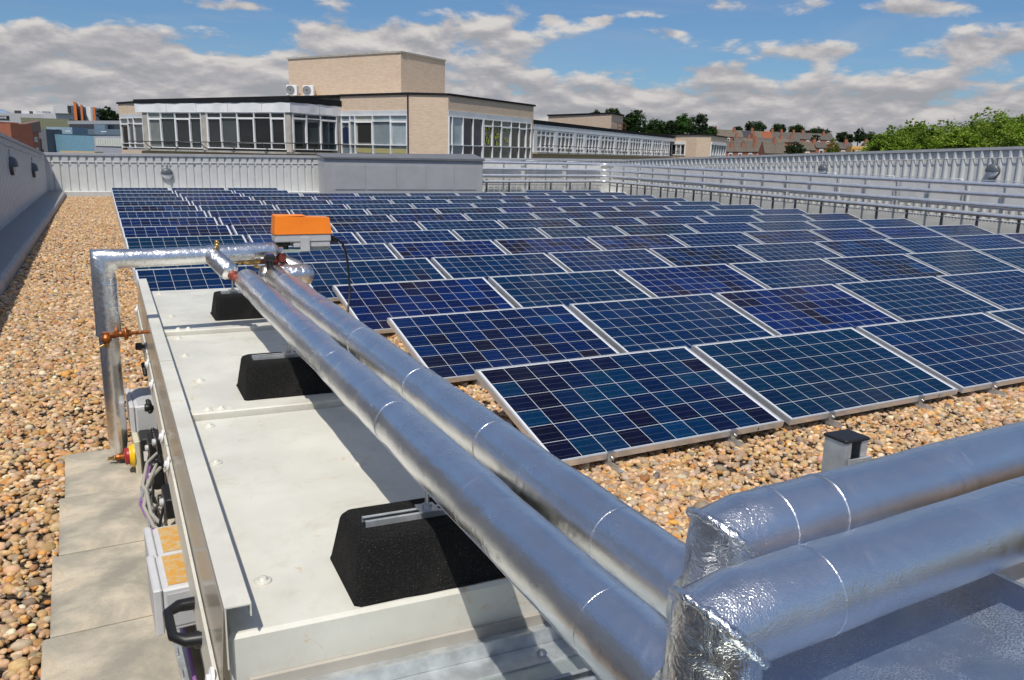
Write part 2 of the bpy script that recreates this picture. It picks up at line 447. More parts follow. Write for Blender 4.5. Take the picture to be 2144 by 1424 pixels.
def leaf_mat(name):
    k = new_mat(name)
    at = k.node('ShaderNodeAttribute', attribute_name='Col').outputs['Color']
    k.put(k.bsdf, 'Base Color', at); k.put(k.bsdf, 'Roughness', 0.55); k.put(k.bsdf, 'Specular IOR Level', 0.3)
    tl = k.node('ShaderNodeBsdfTranslucent', {0: k.mix(1.0, at, (1.15, 1.2, 0.5, 1), 'MULTIPLY')})
    mx = k.node('ShaderNodeMixShader', {0: 0.32, 1: k.bsdf.outputs[0], 2: tl.outputs[0]})
    k.put(k.out, 0, mx.outputs[0])
    return k.mat


M['leaf'] = leaf_mat('leaf')


# ------------------------------------------------------------------ mesh helpers
def V(*a): return np.array(a, float)


class MB:
    """Collects faces and builds ONE mesh object."""
    def __init__(self): self.v = []; self.f = []; self.c = []; self.sm = []; self.uv = None

    def add(self, vs, fs, col=None, smooth=False):
        o = len(self.v); self.v.extend([tuple(map(float, p)) for p in vs])
        for f in fs:
            self.f.append([i + o for i in f]); self.c.append(col); self.sm.append(smooth)

    def hexa(self, p, col=None):      # p: 8 points, 0-3 bottom ring (ccw), 4-7 top ring
        self.add(p, [(3, 2, 1, 0), (4, 5, 6, 7), (0, 1, 5, 4), (1, 2, 6, 5), (2, 3, 7, 6), (3, 0, 4, 7)], col)

    def box(self, x0, x1, y0, y1, z0, z1, col=None, T=None, bevel=0.0):
        if T is None: T = lambda x, y, z: (x, y, z)
        if bevel <= 0:
            self.hexa([T(x0, y0, z0), T(x1, y0, z0), T(x1, y1, z0), T(x0, y1, z0), T(x0, y0, z1), T(x1, y0, z1), T(x1, y1, z1), T(x0, y1, z1)], col)
        else:
            b = bevel
            def ring(ix, iy, z): return [T(x0 + ix, y0 + iy + b, z), T(x0 + ix + b, y0 + iy, z), T(x1 - ix - b, y0 + iy, z), T(x1 - ix, y0 + iy + b, z),
                                         T(x1 - ix, y1 - iy - b, z), T(x1 - ix - b, y1 - iy, z), T(x0 + ix + b, y1 - iy, z), T(x0 + ix, y1 - iy - b, z)]
            rings = [ring(b, b, z0), ring(0, 0, z0 + b), ring(0, 0, z1 - b), ring(b, b, z1)]
            vs = sum(rings, []); fs = [tuple(range(7, -1, -1)), tuple(range(24, 32))]
            for r in range(3):
                for i in range(8): fs.append((r * 8 + i, r * 8 + (i + 1) % 8, (r + 1) * 8 + (i + 1) % 8, (r + 1) * 8 + i))
            self.add(vs, fs, col)

    def prism(self, poly, ext, col=None):    # poly: list of 3D points, ext: 3D vector
        n = len(poly); e = V(*ext); vs = [V(*p) for p in poly] + [V(*p) + e for p in poly]
        fs = [tuple(range(n - 1, -1, -1)), tuple(range(n, 2 * n))] + [(i, (i + 1) % n, n + (i + 1) % n, n + i) for i in range(n)]
        self.add(vs, fs, col)

    def tube(self, pts, r, seg=16, caps=True, col=None, smooth=True, dome=False):
        """Mitred tube through pts; r a number or one per point."""
        P = [V(*p) for p in pts]; n = len(P)
        R = [r] * n if np.isscalar(r) else list(r)
        t = [(P[i + 1] - P[i]) / max(1e-9, np.linalg.norm(P[i + 1] - P[i])) for i in range(n - 1)]
        up = V(0, 0, 1) if abs(t[0][2]) < 0.9 else V(0, 1, 0)
        x = np.cross(up, t[0]); x /= np.linalg.norm(x); y = np.cross(t[0], x)
        rings = []
        for i in range(n):
            if 0 < i < n - 1:
                b = t[i - 1] + t[i]; b = b / np.linalg.norm(b)
            else: b = t[0] if i == 0 else t[-1]
            tin = t[max(0, i - 1)]
            if i >= 2:      # transport the frame across the previous bend
                a0, a1 = t[i - 2], t[i - 1]; ax = np.cross(a0, a1); s = np.linalg.norm(ax); c = float(a0 @ a1)
                if s > 1e-7:
                    ax /= s; an = math.atan2(s, c)
                    def rot(v): return v * math.cos(an) + np.cross(ax, v) * math.sin(an) + ax * (ax @ v) * (1 - math.cos(an))
                    x, y = rot(x), rot(y)
            ring = []
            for k in range(seg):
                a = 2 * math.pi * k / seg
                d = (x * math.cos(a) + y * math.sin(a)) * R[i]
                d = d - tin * ((d @ b) / max(0.2, tin @ b))
                ring.append(P[i] + d)
            rings.append(ring)
        vs = sum(rings, []); fs = []
        for i in range(n - 1):
            for k in range(seg): fs.append((i * seg + k, i * seg + (k + 1) % seg, (i + 1) * seg + (k + 1) % seg, (i + 1) * seg + k))
        self.add(vs, fs, col, smooth)
        if caps:
            self.add(rings[0], [tuple(range(seg - 1, -1, -1))], col); self.add(rings[-1], [tuple(range(seg))], col)

    def lathe(self, base, axis, prof, seg=16, col=None, smooth=True):
        """prof: list of (distance along axis, radius)."""
        a = V(*axis); a /= np.linalg.norm(a); up = V(0, 0, 1) if abs(a[2]) < 0.9 else V(1, 0, 0)
        x = np.cross(up, a); x /= np.linalg.norm(x); y = np.cross(a, x); b = V(*base); vs = []
        for h, r in prof:
            for k in range(seg):
                an = 2 * math.pi * k / seg; vs.append(b + a * h + (x * math.cos(an) + y * math.sin(an)) * max(r, 1e-4))
        fs = [(i * seg + k, i * seg + (k + 1) % seg, (i + 1) * seg + (k + 1) % seg, (i + 1) * seg + k) for i in range(len(prof) - 1) for k in range(seg)]
        self.add(vs, fs, col, smooth)
        self.add(vs[:seg], [tuple(range(seg - 1, -1, -1))], col); self.add(vs[-seg:], [tuple(range(seg))], col)

    def sphere(self, c, r, seg=16, rings=8, col=None, zs=1.0, lo=-90, hi=90, axis=(0, 0, 1)):
        prof = []
        for i in range(rings + 1):
            a = math.radians(lo + (hi - lo) * i / rings); prof.append((r * zs * math.sin(a), r * math.cos(a)))
        self.lathe(c, axis, prof, seg, col)

    def build(self, name, mat, parent=None, origin=None):
        me = bpy.data.meshes.new(name)
        o = np.zeros(3) if origin is None else V(*origin)
        if parent is not None and origin is None: o = ORG.get(parent.name, np.zeros(3))
        vv = np.array(self.v) - o
        me.from_pydata(vv.tolist(), [], self.f)
        me.materials.append(mat if not isinstance(mat, str) else M[mat])
        me.polygons.foreach_set('use_smooth', self.sm)
        if any(c is not None for c in self.c):
            at = me.color_attributes.new('Col', 'FLOAT_COLOR', 'CORNER')
            arr = np.ones((len(me.loops), 4), np.float32); i = 0
            for f, c in zip(self.f, self.c):
                if c is not None: arr[i:i + len(f), :3] = c[:3]
                i += len(f)
            at.data.foreach_set('color', arr.ravel())
        # box-projected UVs in metres
        if self.uv is None:
            nrm = np.zeros(len(me.polygons) * 3, np.float32); me.polygons.foreach_get('normal', nrm); nrm = nrm.reshape(-1, 3)
            tot = np.array([len(f) for f in self.f]); per = np.repeat(np.arange(len(self.f)), tot)
            li = np.zeros(len(me.loops), np.int32); me.loops.foreach_get('vertex_index', li)
            co = np.array(self.v, np.float32)[li]; nl = nrm[per]
            hz = np.stack([-nl[:, 1], nl[:, 0]], 1); ln = np.linalg.norm(hz, axis=1, keepdims=True); hz = hz / np.maximum(ln, 1e-6)
            vert = np.abs(nl[:, 2]) < 0.7
            u = np.where(vert, (co[:, :2] * hz).sum(1), co[:, 0]); v = np.where(vert, co[:, 2], co[:, 1])
            uvd = np.stack([u, v], 1)
        else: uvd = np.array(self.uv, np.float32)
        ul = me.uv_layers.new(name='UVMap'); ul.data.foreach_set('uv', uvd.astype(np.float32).ravel())
        ob = bpy.data.objects.new(name, me); COL.objects.link(ob)
        if parent is not None:
            ob.parent = parent; ORG[ob.name] = o
        else:
            ob.location = o; ORG[ob.name] = o
        return ob


ORG = {}


def thing(name, label, cat, loc=(0, 0, 0), group=None):
    o = bpy.data.objects.new(name, None); COL.objects.link(o)
    o.location = loc; o.empty_display_size = 0.1
    o['label'] = label; o['category'] = cat
    if group: o['group'] = group
    ORG[o.name] = V(*loc)
    return o


def tag(o, label, cat, group=None):
    o['label'] = label; o['category'] = cat
    if group: o['group'] = group
    return o


def struct(o, kind='structure'):
    o['kind'] = kind
    return o


ORD = ['zeroth', 'first', 'second', 'third', 'fourth', 'fifth', 'sixth', 'seventh', 'eighth', 'ninth', 'tenth', 'eleventh', 'twelfth', 'thirteenth', 'fourteenth', 'fifteenth', 'sixteenth']
NV = V(0.036, 1, 0)      # along the building
EV = V(1, -0.036, 0)     # across it

# ------------------------------------------------------------------ ground, roof, kerbs
mb = MB(); mb.box(-900, 1500, -400, 2600, -9.6, -9.0); struct(mb.build('town_ground', 'town_ground'))
mb = MB()
mb.add([(-3.6, -8, 0), (19.6, -8, 0), (19.6, 27.2, 0), (-3.6, 27.2, 0)], [(0, 1, 2, 3)])
struct(mb.build('gravel_bed', 'gravel_base'))
mb = MB(); mb.box(-4.0, 20.4, -9, 28.2, -8.99, -0.06); struct(mb.build('roof_slab', 'concrete'))


def xg(y): return -2.225 - (25.6 - y) * 0.0334       # gravel edge on the left
def xw(y): return -2.75 + 0.036 * (y - 26.9)         # left wall face


mb = MB()
ys = [-6, 0, 6, 12, 18, 24, 26.9]
for a, b in zip(ys[:-1], ys[1:]):
    mb.add([(xw(a) - .05, a, 0.185), (xg(a) - .07, a, 0.17), (xg(b) - .07, b, 0.17), (xw(b) - .05, b, 0.185)], [(0, 1, 2, 3)])
struct(mb.build('roof_edge', 'membrane'))
mb = MB()
pr = [(-0.07, 0.171), (-0.045, 0.172), (-0.02, 0.160), (-0.004, 0.135), (0.0, 0.10), (0.0, -0.03)]
for a, b in zip(ys[:-1], ys[1:]):
    for (o0, z0), (o1, z1) in zip(pr[:-1], pr[1:]):
        mb.add([(xg(a) + o0, a, z0), (xg(a) + o1, a, z1), (xg(b) + o1, b, z1), (xg(b) + o0, b, z0)], [(0, 1, 2, 3)], smooth=True)
struct(mb.build('kerb', 'membrane_lip'))
# back upstand
CORN = V(-2.75, 26.9, 0)
def bk(s, off, z): q = CORN + EV * s - NV * off; return (q[0], q[1], z)
mb = MB(); mb.box(0.45, 22.1, 0.02, 0.62, 0, 0.17, T=lambda s, o, z: bk(s, o, z)); struct(mb.build('back_kerb', 'white_membrane'))


# ------------------------------------------------------------------ parapet walls with profiled sheet
def cladding_profile(pitch, crown, valley, depth):
    s = (pitch - crown - valley) / 2
    return [(0, depth), (crown, depth), (crown + s, 0), (crown + s + valley, 0)]


def profiled(mb, T, s0, s1, zb, zt, pitch=0.25, crown=0.15, valley=0.05, depth=0.035):
    pts = []; s = s0
    while s < s1:
        for ds, o in cladding_profile(pitch, crown, valley, depth):
            if s + ds <= s1: pts.append((s + ds, o))
        s += pitch
    for (a, oa), (b, ob) in zip(pts[:-1], pts[1:]):
        mb.add([T(a, oa, zb(a)), T(b, ob, zb(b)), T(b, ob, zt(b)), T(a, oa, zt(a))], [(0, 1, 2, 3)])


def parapet(name, label, T, s0, s1, zb, zt, railz, prof, backside):
    w = thing(name, label, 'wall', T(s0, 0, 0), 'parapet walls around the roof')
    c = MB(); profiled(c, T, s0, s1, zb, lambda s: zt(s) - 0.09, **prof); c.build('cladding', 'cladding', w)
    cp = MB(); n = 9
    for i in range(n):
        a = s0 + (s1 - s0) * i / n; b = s0 + (s1 - s0) * (i + 1) / n - 0.004
        cp.hexa([T(a, 0.07, zt(a) - .085), T(b, 0.07, zt(b) - .085), T(b, -backside, zt(b) - .085), T(a, -backside, zt(a) - .085),
                 T(a, 0.062, zt(a) - .012), T(b, 0.062, zt(b) - .012), T(b, -backside, zt(b) + .0), T(a, -backside, zt(a) + .0)])
    cp.build('coping', 'coping', w)
    core = MB()
    core.hexa([T(s0, -0.02, -.05), T(s1, -0.02, -.05), T(s1, -backside + .03, -.05), T(s0, -backside + .03, -.05),
               T(s0, -0.02, zt(s0) - .09), T(s1, -0.02, zt(s1) - .09), T(s1, -backside + .03, zt(s1) - .09), T(s0, -backside + .03, zt(s0) - .09)])
    core.build('wall_core', 'cladding', w)
    rl = MB(); k = max(2, int((s1 - s0) / 2))
    rl.tube([T(s0 + 0.1 + (s1 - s0 - 0.2) * i / k, 0.055, railz(s0 + 0.1 + (s1 - s0 - 0.2) * i / k)) for i in range(k + 1)], 0.011, 8)
    for i in range(k + 1):
        s = s0 + 0.1 + (s1 - s0 - 0.2) * i / k
        rl.box(s - .02, s + .02, 0.02, 0.068, railz(s) - .02, railz(s) + .02, T=T)
    rl.build('conduit', 'grey_plastic', w)
    return w


def T_left(s, o, z): y = s; return (xw(y) + o, y, z)
def zt_left(y): return 1.357 + (26.9 - y) * 0.0402
parapet('parapet_wall', 'long ribbed grey metal parapet in shade beside the gravel strip and membrane ledge', T_left, -4.0, 26.9,
        lambda s: 0.16, zt_left, lambda s: zt_left(s) - 0.21, dict(pitch=0.25, crown=0.14, valley=0.05, depth=0.05), 0.35)
def zt_back(s): return 1.37 + s * 0.0075
parapet('parapet_wall', 'ribbed grey metal parapet below the brick building, with grey plant box before it', lambda s, o, z: bk(s, o, z), 0.03, 22.0,
        lambda s: 0.16, zt_back, lambda s: zt_back(s) - 0.29, dict(pitch=0.25, crown=0.165, valley=0.045, depth=0.04), 0.35)
RC = V(19.293, 26.1, 0)
def rt(s, o, z): q = RC - NV * s - EV * o; return (q[0], q[1], z)
def zt_right(s): return 1.55 + s * 0.0343
parapet('parapet_wall', 'long ribbed grey metal parapet behind the insulated pipe rack, below the leafy trees', lambda s, o, z: rt(s, o, z), 0.0, 27.0,
        lambda s: 0.30 if s < 99 else 0, zt_right, lambda s: zt_right(s) - 0.285, dict(pitch=0.25, crown=0.045, valley=0.125, depth=0.06), 0.35)
mb = MB(); mb.hexa([rt(0, .02, 0), rt(27, .02, 0), rt(27, .5, 0), rt(0, .5, 0), rt(0, .02, .34), rt(27, .02, .24), rt(27, .06, .24), rt(0, .06, .34)])
struct(mb.build('right_kerb', 'membrane_pale'))
mb = MB(); mb.hexa([rt(0, .065, .22), rt(27, .065, .19), rt(27, .10, .19), rt(0, .10, .22), rt(0, .063, .34), rt(27, .063, .29), rt(27, .066, .29), rt(0, .066, .34)])
struct(mb.build('right_kerb_flashing', 'white_membrane'))


def bulkhead(label, T, s, z, r=0.155):
    o = thing('bulkhead_lamp', label, 'lamp', T(s, 0, z), 'round bulkhead lamps on the parapet walls')
    b = MB(); c = V(*T(s, 0.04, z)); ax = V(*T(s, 1.04, z)) - c
    b.lathe(c, ax, [(0, r), (0.055, r), (0.07, r * 0.97)], 28); b.build('housing', 'lamp_grey', o)
    # dome: dark upper half, pale lens in the lower half
    x = V(*T(s + 1, 0.04, z)) - c; x /= np.linalg.norm(x); zz = V(0, 0, 1); ax = ax / np.linalg.norm(ax)
    for nm, mt, a0, a1 in (('hood', 'lamp_grey', -0.12, math.pi + 0.12), ('lens', 'lamp_lens', math.pi + 0.12, 2 * math.pi - 0.12)):
        d = MB(); NA, NR = 18, 6; vs = []
        for j in range(NR + 1):
            rr = r * 0.96 * math.cos(j / NR * math.pi / 2); hh = 0.07 + (0.085 if nm == 'hood' else 0.06) * math.sin(j / NR * math.pi / 2)
            for i in range(NA + 1):
                a = a0 + (a1 - a0) * i / NA; py = rr * math.sin(a)
                if nm == 'hood': py = max(py, -r * 0.10)
                else: py = min(py, -r * 0.10)
                vs.append(c + ax * hh + x * (rr * math.cos(a)) + zz * py)
        fs = [(j * (NA + 1) + i, j * (NA + 1) + i + 1, (j + 1) * (NA + 1) + i + 1, (j + 1) * (NA + 1) + i) for j in range(NR) for i in range(NA)]
        d.add(vs, fs, smooth=True); d.build(nm, mt, o)
    st = MB(); st.tube([T(s, 0.055, z + r), T(s, 0.055, z + r + 0.10)], 0.012, 8); st.box(s - .03, s + .03, 0.03, 0.075, z + r + 0.08, z + r + 0.14, T=T); st.build('conduit_stub', 'grey_plastic', o)
    return o


bulkhead('round bulkhead lamp in shade on the left wall, nearer of the two there', T_left, 15.92, 1.20, 0.185)
bulkhead('round bulkhead lamp in shade on the left wall, farther of the two there', T_left, 21.42, 0.965, 0.185)
bulkhead('round grey bulkhead lamp on the sunlit back wall beside the plant box', lambda s, o, z: bk(s, o, z), 3.60, 0.745, 0.19)
bulkhead('round bulkhead lamp half hidden behind the top pipe on the right wall', lambda s, o, z: rt(s, o, z), 11.1, 1.40, 0.17)
bulkhead('round bulkhead lamp high on the right wall below the leafy trees', lambda s, o, z: rt(s, o, z), 16.65, 1.515, 0.185)

# ------------------------------------------------------------------ grey plant enclosure by the back wall
o = thing('plant_enclosure', 'low grey metal plant box with four front panels against the back wall', 'plant box', (5.8, 25.2, 0))
def pb(s, t, z): q = V(5.80, 25.19, 0) + EV * s + NV * t; return (q[0], q[1], z)
mb = MB(); mb.box(0, 6.02, 0, 0.95, -.02, 1.36, T=pb); mb.build('casing', 'plant_grey', o)
mb = MB()
for i in range(4):
    a = 0.36 + i * 1.13 + (0.0 if i < 1 else 0.02); mb.box(a, a + 1.09, -0.018, -0.001, 0.30, 1.14, T=pb)
mb.box(4.93, 5.75, -0.018, -0.001, 0.30, 1.14, T=pb)
pn = mb.build('front_panel', 'plant_grey', o); pn['label'] = 'row of flat front panels'
mb = MB()
mb.hexa([pb(-.05, -.06, 1.361), pb(6.08, -.06, 1.361), pb(6.08, 1.0, 1.47), pb(-.05, 1.0, 1.44), pb(-.05, -.06, 1.41), pb(6.08, -.06, 1.44), pb(6.08, 1.0, 1.62), pb(-.05, 1.0, 1.52)])
mb.build('lid', 'plant_lid', o)

# ------------------------------------------------------------------ solar panels
PW, PD, TILT, PITCH, PGAP = 1.65, 0.992, 0.2717, 1.7137, 0.058
def row_off(i): return 0.0462 * i + 0.0005 * i * i
ct, st_ = math.cos(TILT), math.sin(TILT)
def pt(x, y, z): return (x, y * ct - z * st_, y * st_ + z * ct)     # panel plane to local: z is the normal


def build_panel(kind):
    root = thing('solar_panel', 'x', 'solar panel', (0, 0, 0.10))
    f = MB(); lip = 0.013; h = 0.040
    for (x0, x1, y0, y1) in ((0, PW, 0, lip), (0, PW, PD - lip, PD), (0, lip, lip, PD - lip), (PW - lip, PW, lip, PD - lip)):
        f.box(x0, x1, y0, y1, -h, 0, T=pt)
    f.box(lip, PW - lip, lip, PD - lip, -0.012, -0.010, T=pt)
    f.v = [(a, b, c + 0.0) for a, b, c in f.v]
    f.build('frame', 'aluminium', root, origin=(0, 0, 0))
    s = MB(); cw, mx, my = 0.1595, 0.0, 0.0
    x0, x1, y0, y1 = lip, PW - lip, lip, PD - lip
    s.add([pt(x0, y0, -.003), pt(x1, y0, -.003), pt(x1, y1, -.003), pt(x0, y1, -.003)], [(0, 1, 2, 3)])
    cu = lambda x: (x - (PW - 10 * cw) / 2) / cw; cv = lambda y: (y - (PD - 6 * cw) / 2) / cw
    s.uv = [(cu(x0), cv(y0)), (cu(x1), cv(y0)), (cu(x1), cv(y1)), (cu(x0), cv(y1))]
    s.build('cell_sheet', 'cells_' + kind, root, origin=(0, 0, 0))
    for cx in (0.36, 1.24):
        c = MB()     # end clamp gripping the low edge
        c.box(cx - .022, cx + .022, -.012, -.001, -.050, .004, T=pt); c.box(cx - .022, cx + .022, -.012, .010, .001, .005, T=pt)
        c.lathe(pt(cx, -.014, -.022), (0, -1, -.2), [(0, .010), (.008, .010), (.009, .006), (.018, .006)], 8)
        c.build('clamp', 'steel', root, origin=(0, 0, 0))
        t = MB()     # bottom angle lying on the gravel, and the rear prop
        t.box(cx - .02, cx + .02, -.10, 1.02, -.078, -.073); t.box(cx - .02, cx - .016, -.10, 1.02, -.073, -.040)
        t.box(cx - .02, cx + .02, .90, .905, -.07, .20)
        t.build('tilt_bracket', 'galv', root, origin=(0, 0, 0))
    return root


protos = {'mixed': build_panel('mixed'), 'even': build_panel('even'), 'soft': build_panel('soft')}
FIX = {(0, 0): 'soft', (0, 1): 'even', (0, 2): 'even', (0, 3): 'even', (1, 0): 'mixed', (1, 1): 'even', (1, 2): 'mixed', (1, 3): 'even', (1, 4): 'even',
       (2, 0): 'mixed', (2, 1): 'even', (2, 2): 'mixed', (2, 3): 'even', (2, 4): 'mixed', (2, 5): 'even', (3, -1): 'even', (3, 0): 'even', (3, 1): 'even', (3, 2): 'even', (3, 3): 'mixed',
       (4, -1): 'even', (4, 0): 'even', (4, 1): 'mixed', (4, 2): 'mixed', (4, 3): 'mixed', (4, 4): 'even'}
used = set()
rp = random.Random(5)
for i in range(15):
    ks = list(range(0 if i < 3 else -1, 9))
    if i == 13: ks = [-1, 0, 1, 7, 8]
    if i == 14: ks = [-1, 0, 1]
    for k in ks:
        kind = FIX.get((i, k), rp.choices(['mixed', 'even', 'soft'], [.28, .5, .22])[0])
        src = protos[kind]
        if kind not in used: used.add(kind); r = src
        else:
            r = src.copy(); COL.objects.link(r)
            for ch in list(src.children):
                c = ch.copy(); COL.objects.link(c); c.parent = r
        r.location = (row_off(i) + k * (PW + PGAP), i * PITCH, 0.10)
        rowname = 'front row' if i == 0 else ('last row' if i == 14 else ORD[i + 1] + ' row from front')
        n = ks.index(k) + 1
        r['label'] = {'mixed': 'patchwork-celled', 'even': 'even-toned', 'soft': 'softly mottled'}[kind] + ' blue solar panel, ' + ORD[n] + ' from left in ' + rowname
        r['group'] = 'solar panels in tilted rows on the roof'

# small white stickers on the front edge of two nearest panels
for ch_r in [o for o in COL.objects if o.get('category') == 'solar panel' and o.location.y < 0.01 and o.location.x < 2]:
    s = MB(); s.add([pt(1.43, -.001, -.034), pt(1.50, -.001, -.034), pt(1.50, -.001, -.008), pt(1.43, -.001, -.008)], [(0, 1, 2, 3)], (0.75, 0.74, 0.7))
    s.add([pt(1.435, -.0015, -.030), pt(1.448, -.0015, -.030), pt(1.448, -.0015, -.012), pt(1.435, -.0015, -.012)], [(0, 1, 2, 3)], (0.06, 0.03, 0.03))
    for q in range(3): s.add([pt(1.455, -.0015, -.028 + q * .007), pt(1.49, -.0015, -.028 + q * .007), pt(1.49, -.0015, -.0255 + q * .007), pt(1.455, -.0015, -.0255 + q * .007)], [(0, 1, 2, 3)], (0.35, 0.3, 0.28))
    s.build('sticker', 'tinted', ch_r, origin=(0, 0, 0))

# ------------------------------------------------------------------ pebbles
def icosphere(sub):
    t = (1 + 5 ** .5) / 2
    v = [(-1, t, 0), (1, t, 0), (-1, -t, 0), (1, -t, 0), (0, -1, t), (0, 1, t), (0, -1, -t), (0, 1, -t), (t, 0, -1), (t, 0, 1), (-t, 0, -1), (-t, 0, 1)]
    f = [(0, 11, 5), (0, 5, 1), (0, 1, 7), (0, 7, 10), (0, 10, 11), (1, 5, 9), (5, 11, 4), (11, 10, 2), (10, 7, 6), (7, 1, 8), (3, 9, 4), (3, 4, 2), (3, 2, 6), (3, 6, 8), (3, 8, 9), (4, 9, 5), (2, 4, 11), (6, 2, 10), (8, 6, 7), (9, 8, 1)]
    v = [np.array(p) / np.linalg.norm(p) for p in v]
    for _ in range(sub):
        cache = {}; nf = []
        def mid(a, b):
            key = (min(a, b), max(a, b))
            if key not in cache:
                q = v[a] + v[b]; v.append(q / np.linalg.norm(q)); cache[key] = len(v) - 1
            return cache[key]
        for a, b, c in f:
            x, y, z = mid(a, b), mid(b, c), mid(c, a); nf += [(a, x, z), (b, y, x), (c, z, y), (x, y, z)]
        f = nf
    return np.array(v), np.array(f)


PCOL = np.array([(.54, .385, .22), (.46, .32, .17), (.58, .44, .28), (.50, .36, .22), (.40, .25, .125), (.55, .29, .09), (.60, .38, .16), (.66, .57, .43), (.72, .65, .53),
                 (.42, .345, .27), (.46, .40, .33), (.34, .28, .22), (.54, .41, .29), (.48, .33, .24), (.26, .24, .22), (.14, .13, .12), (.37, .20, .09), (.60, .46, .32)])
PWT = np.array([12, 10, 10, 10, 6, 5, 5, 5, 1.8, 6, 5, 4, 9, 5, 1.8, .6, 3, 8.]); PWT /= PWT.sum()


def pebbles(name, xy, sub, size, label=None):
    sv, sf = icosphere(sub); n = len(xy); nv = len(sv)
    L = size * np.exp(RNG.normal(0, .30, n)) * 0.5; B = L * RNG.uniform(.62, .95, n); H = L * RNG.uniform(.42, .75, n)
    yaw = RNG.uniform(0, 2 * np.pi, n); tx = RNG.normal(0, .28, n); ty = RNG.normal(0, .28, n)
    lump = 1 + 0.10 * np.sin(sv @ RNG.normal(0, 1.9, (3, n)) + RNG.uniform(0, 6, n)) + 0.06 * np.sin(sv @ RNG.normal(0, 3.2, (3, n)) + RNG.uniform(0, 6, n))
    P = sv[:, None, :] * lump[:, :, None] * np.stack([L, B, H], -1)[None]
    x, y, z = P[..., 0], P[..., 1], P[..., 2]
    y, z = y * np.cos(tx) - z * np.sin(tx), y * np.sin(tx) + z * np.cos(tx)
    x, z = x * np.cos(ty) + z * np.sin(ty), -x * np.sin(ty) + z * np.cos(ty)
    x, y = x * np.cos(yaw) - y * np.sin(yaw), x * np.sin(yaw) + y * np.cos(yaw)
    zc = H * .25 + RNG.uniform(0, 0.016, n)
    P = np.stack([x + xy[:, 0], y + xy[:, 1], z + zc], -1).transpose(1, 0, 2).reshape(-1, 3)
    F = (sf[None] + (np.arange(n) * nv)[:, None, None]).reshape(-1, 3)
    me = bpy.data.meshes.new(name)
    me.vertices.add(len(P)); me.vertices.foreach_set('co', P.astype(np.float32).ravel())
    me.loops.add(F.size); me.loops.foreach_set('vertex_index', F.astype(np.int32).ravel())
    me.polygons.add(len(F)); me.polygons.foreach_set('loop_start', (np.arange(len(F)) * 3).astype(np.int32))
    me.polygons.foreach_set('use_smooth', np.ones(len(F), bool))
    ci = RNG.choice(len(PCOL), n, p=PWT); c = PCOL[ci] * np.array([1.12, 1.01, .89]) * RNG.uniform(.72, 1.26, (n, 1)) * RNG.uniform(.93, 1.07, (n, 3))
    ca = np.ones((n, nv, 4), np.float32); ca[..., :3] = np.clip(c, 0.02, .85)[:, None]
    at = me.color_attributes.new('Col', 'FLOAT_COLOR', 'POINT'); at.data.foreach_set('color', ca.ravel())
    me.update(calc_edges=True); me.materials.append(M['pebble'])
    ob = bpy.data.objects.new(name, me); COL.objects.link(ob); struct(ob, 'stuff')
    return ob


def scatter(x0, x1, y0, y1, dens, keep):
    n = int((x1 - x0) * (y1 - y0) * dens); xy = np.stack([RNG.uniform(x0, x1, n), RNG.uniform(y0, y1, n)], 1)
    return xy[keep(xy[:, 0], xy[:, 1])]


PAVL, PAVR = -2.27, -1.30
def keep_near(x, y):
    left = (x > xg(y) + .01) & np.where(y < 1.31, x < PAVL - .008 + .035 * (y - .0), True) & np.where(y < 2.6, x < -1.70, True) & (x < 0.35)
    right = (x > -1.03 + .036 * y) & np.where(y > 0.75, x < .75, True)
    return left | right
a = np.concatenate([scatter(-3.5, 0.75, -1.4, 7.5, 1850, keep_near), scatter(-1.05, 4.4, -2.5, 0.75, 1850, lambda x, y: (x > -1.03 + .036 * y) & ((y > -1.4) | True))])
dist = np.hypot(a[:, 0] - CPOS.x, a[:, 1] - CPOS.y)
pebbles('gravel', a[dist < 6.0], 1, 0.032)
far = np.concatenate([a[dist >= 6.0], scatter(-3.2, -0.9, 7.5, 26.3, 1000, lambda x, y: (x > xg(y) + .01) & (x < -1.15 + .03 * (y - 14)))])
pebbles('gravel', far, 0, 0.040)

# ------------------------------------------------------------------ concrete pavers under the unit
py_edges = [1.31, 0.70, 0.09, -0.53, -1.15, -1.77, -2.39]
for q, (b, a_) in enumerate(zip(py_edges[:-1], py_edges[1:])):
    o = MB(); xl = PAVL + .036 * ((a_ + b) / 2 - .2); tz = 0.047 + rp.uniform(-.003, .003)
    o.box(xl, xl + 0.60, a_ + .004, b - .004, 0.0, tz, bevel=0.004)
    lab = ['farthest paver, below the isolator switch and riser', 'second paver from the far end, with cable coils beside it', 'third paver from the far end, beside the hoses',
           'fourth paver from the far end, beside the stained junction boxes', 'fifth paver from the far end of the strip', 'sixth and last paver at the near end of the strip'][q]
    tag(o.build('paving_slab', 'paver', origin=(xl + .3, (a_ + b) / 2, 0)), 'stained concrete ' + lab, 'paving slab', 'concrete pavers beside the air handling unit')

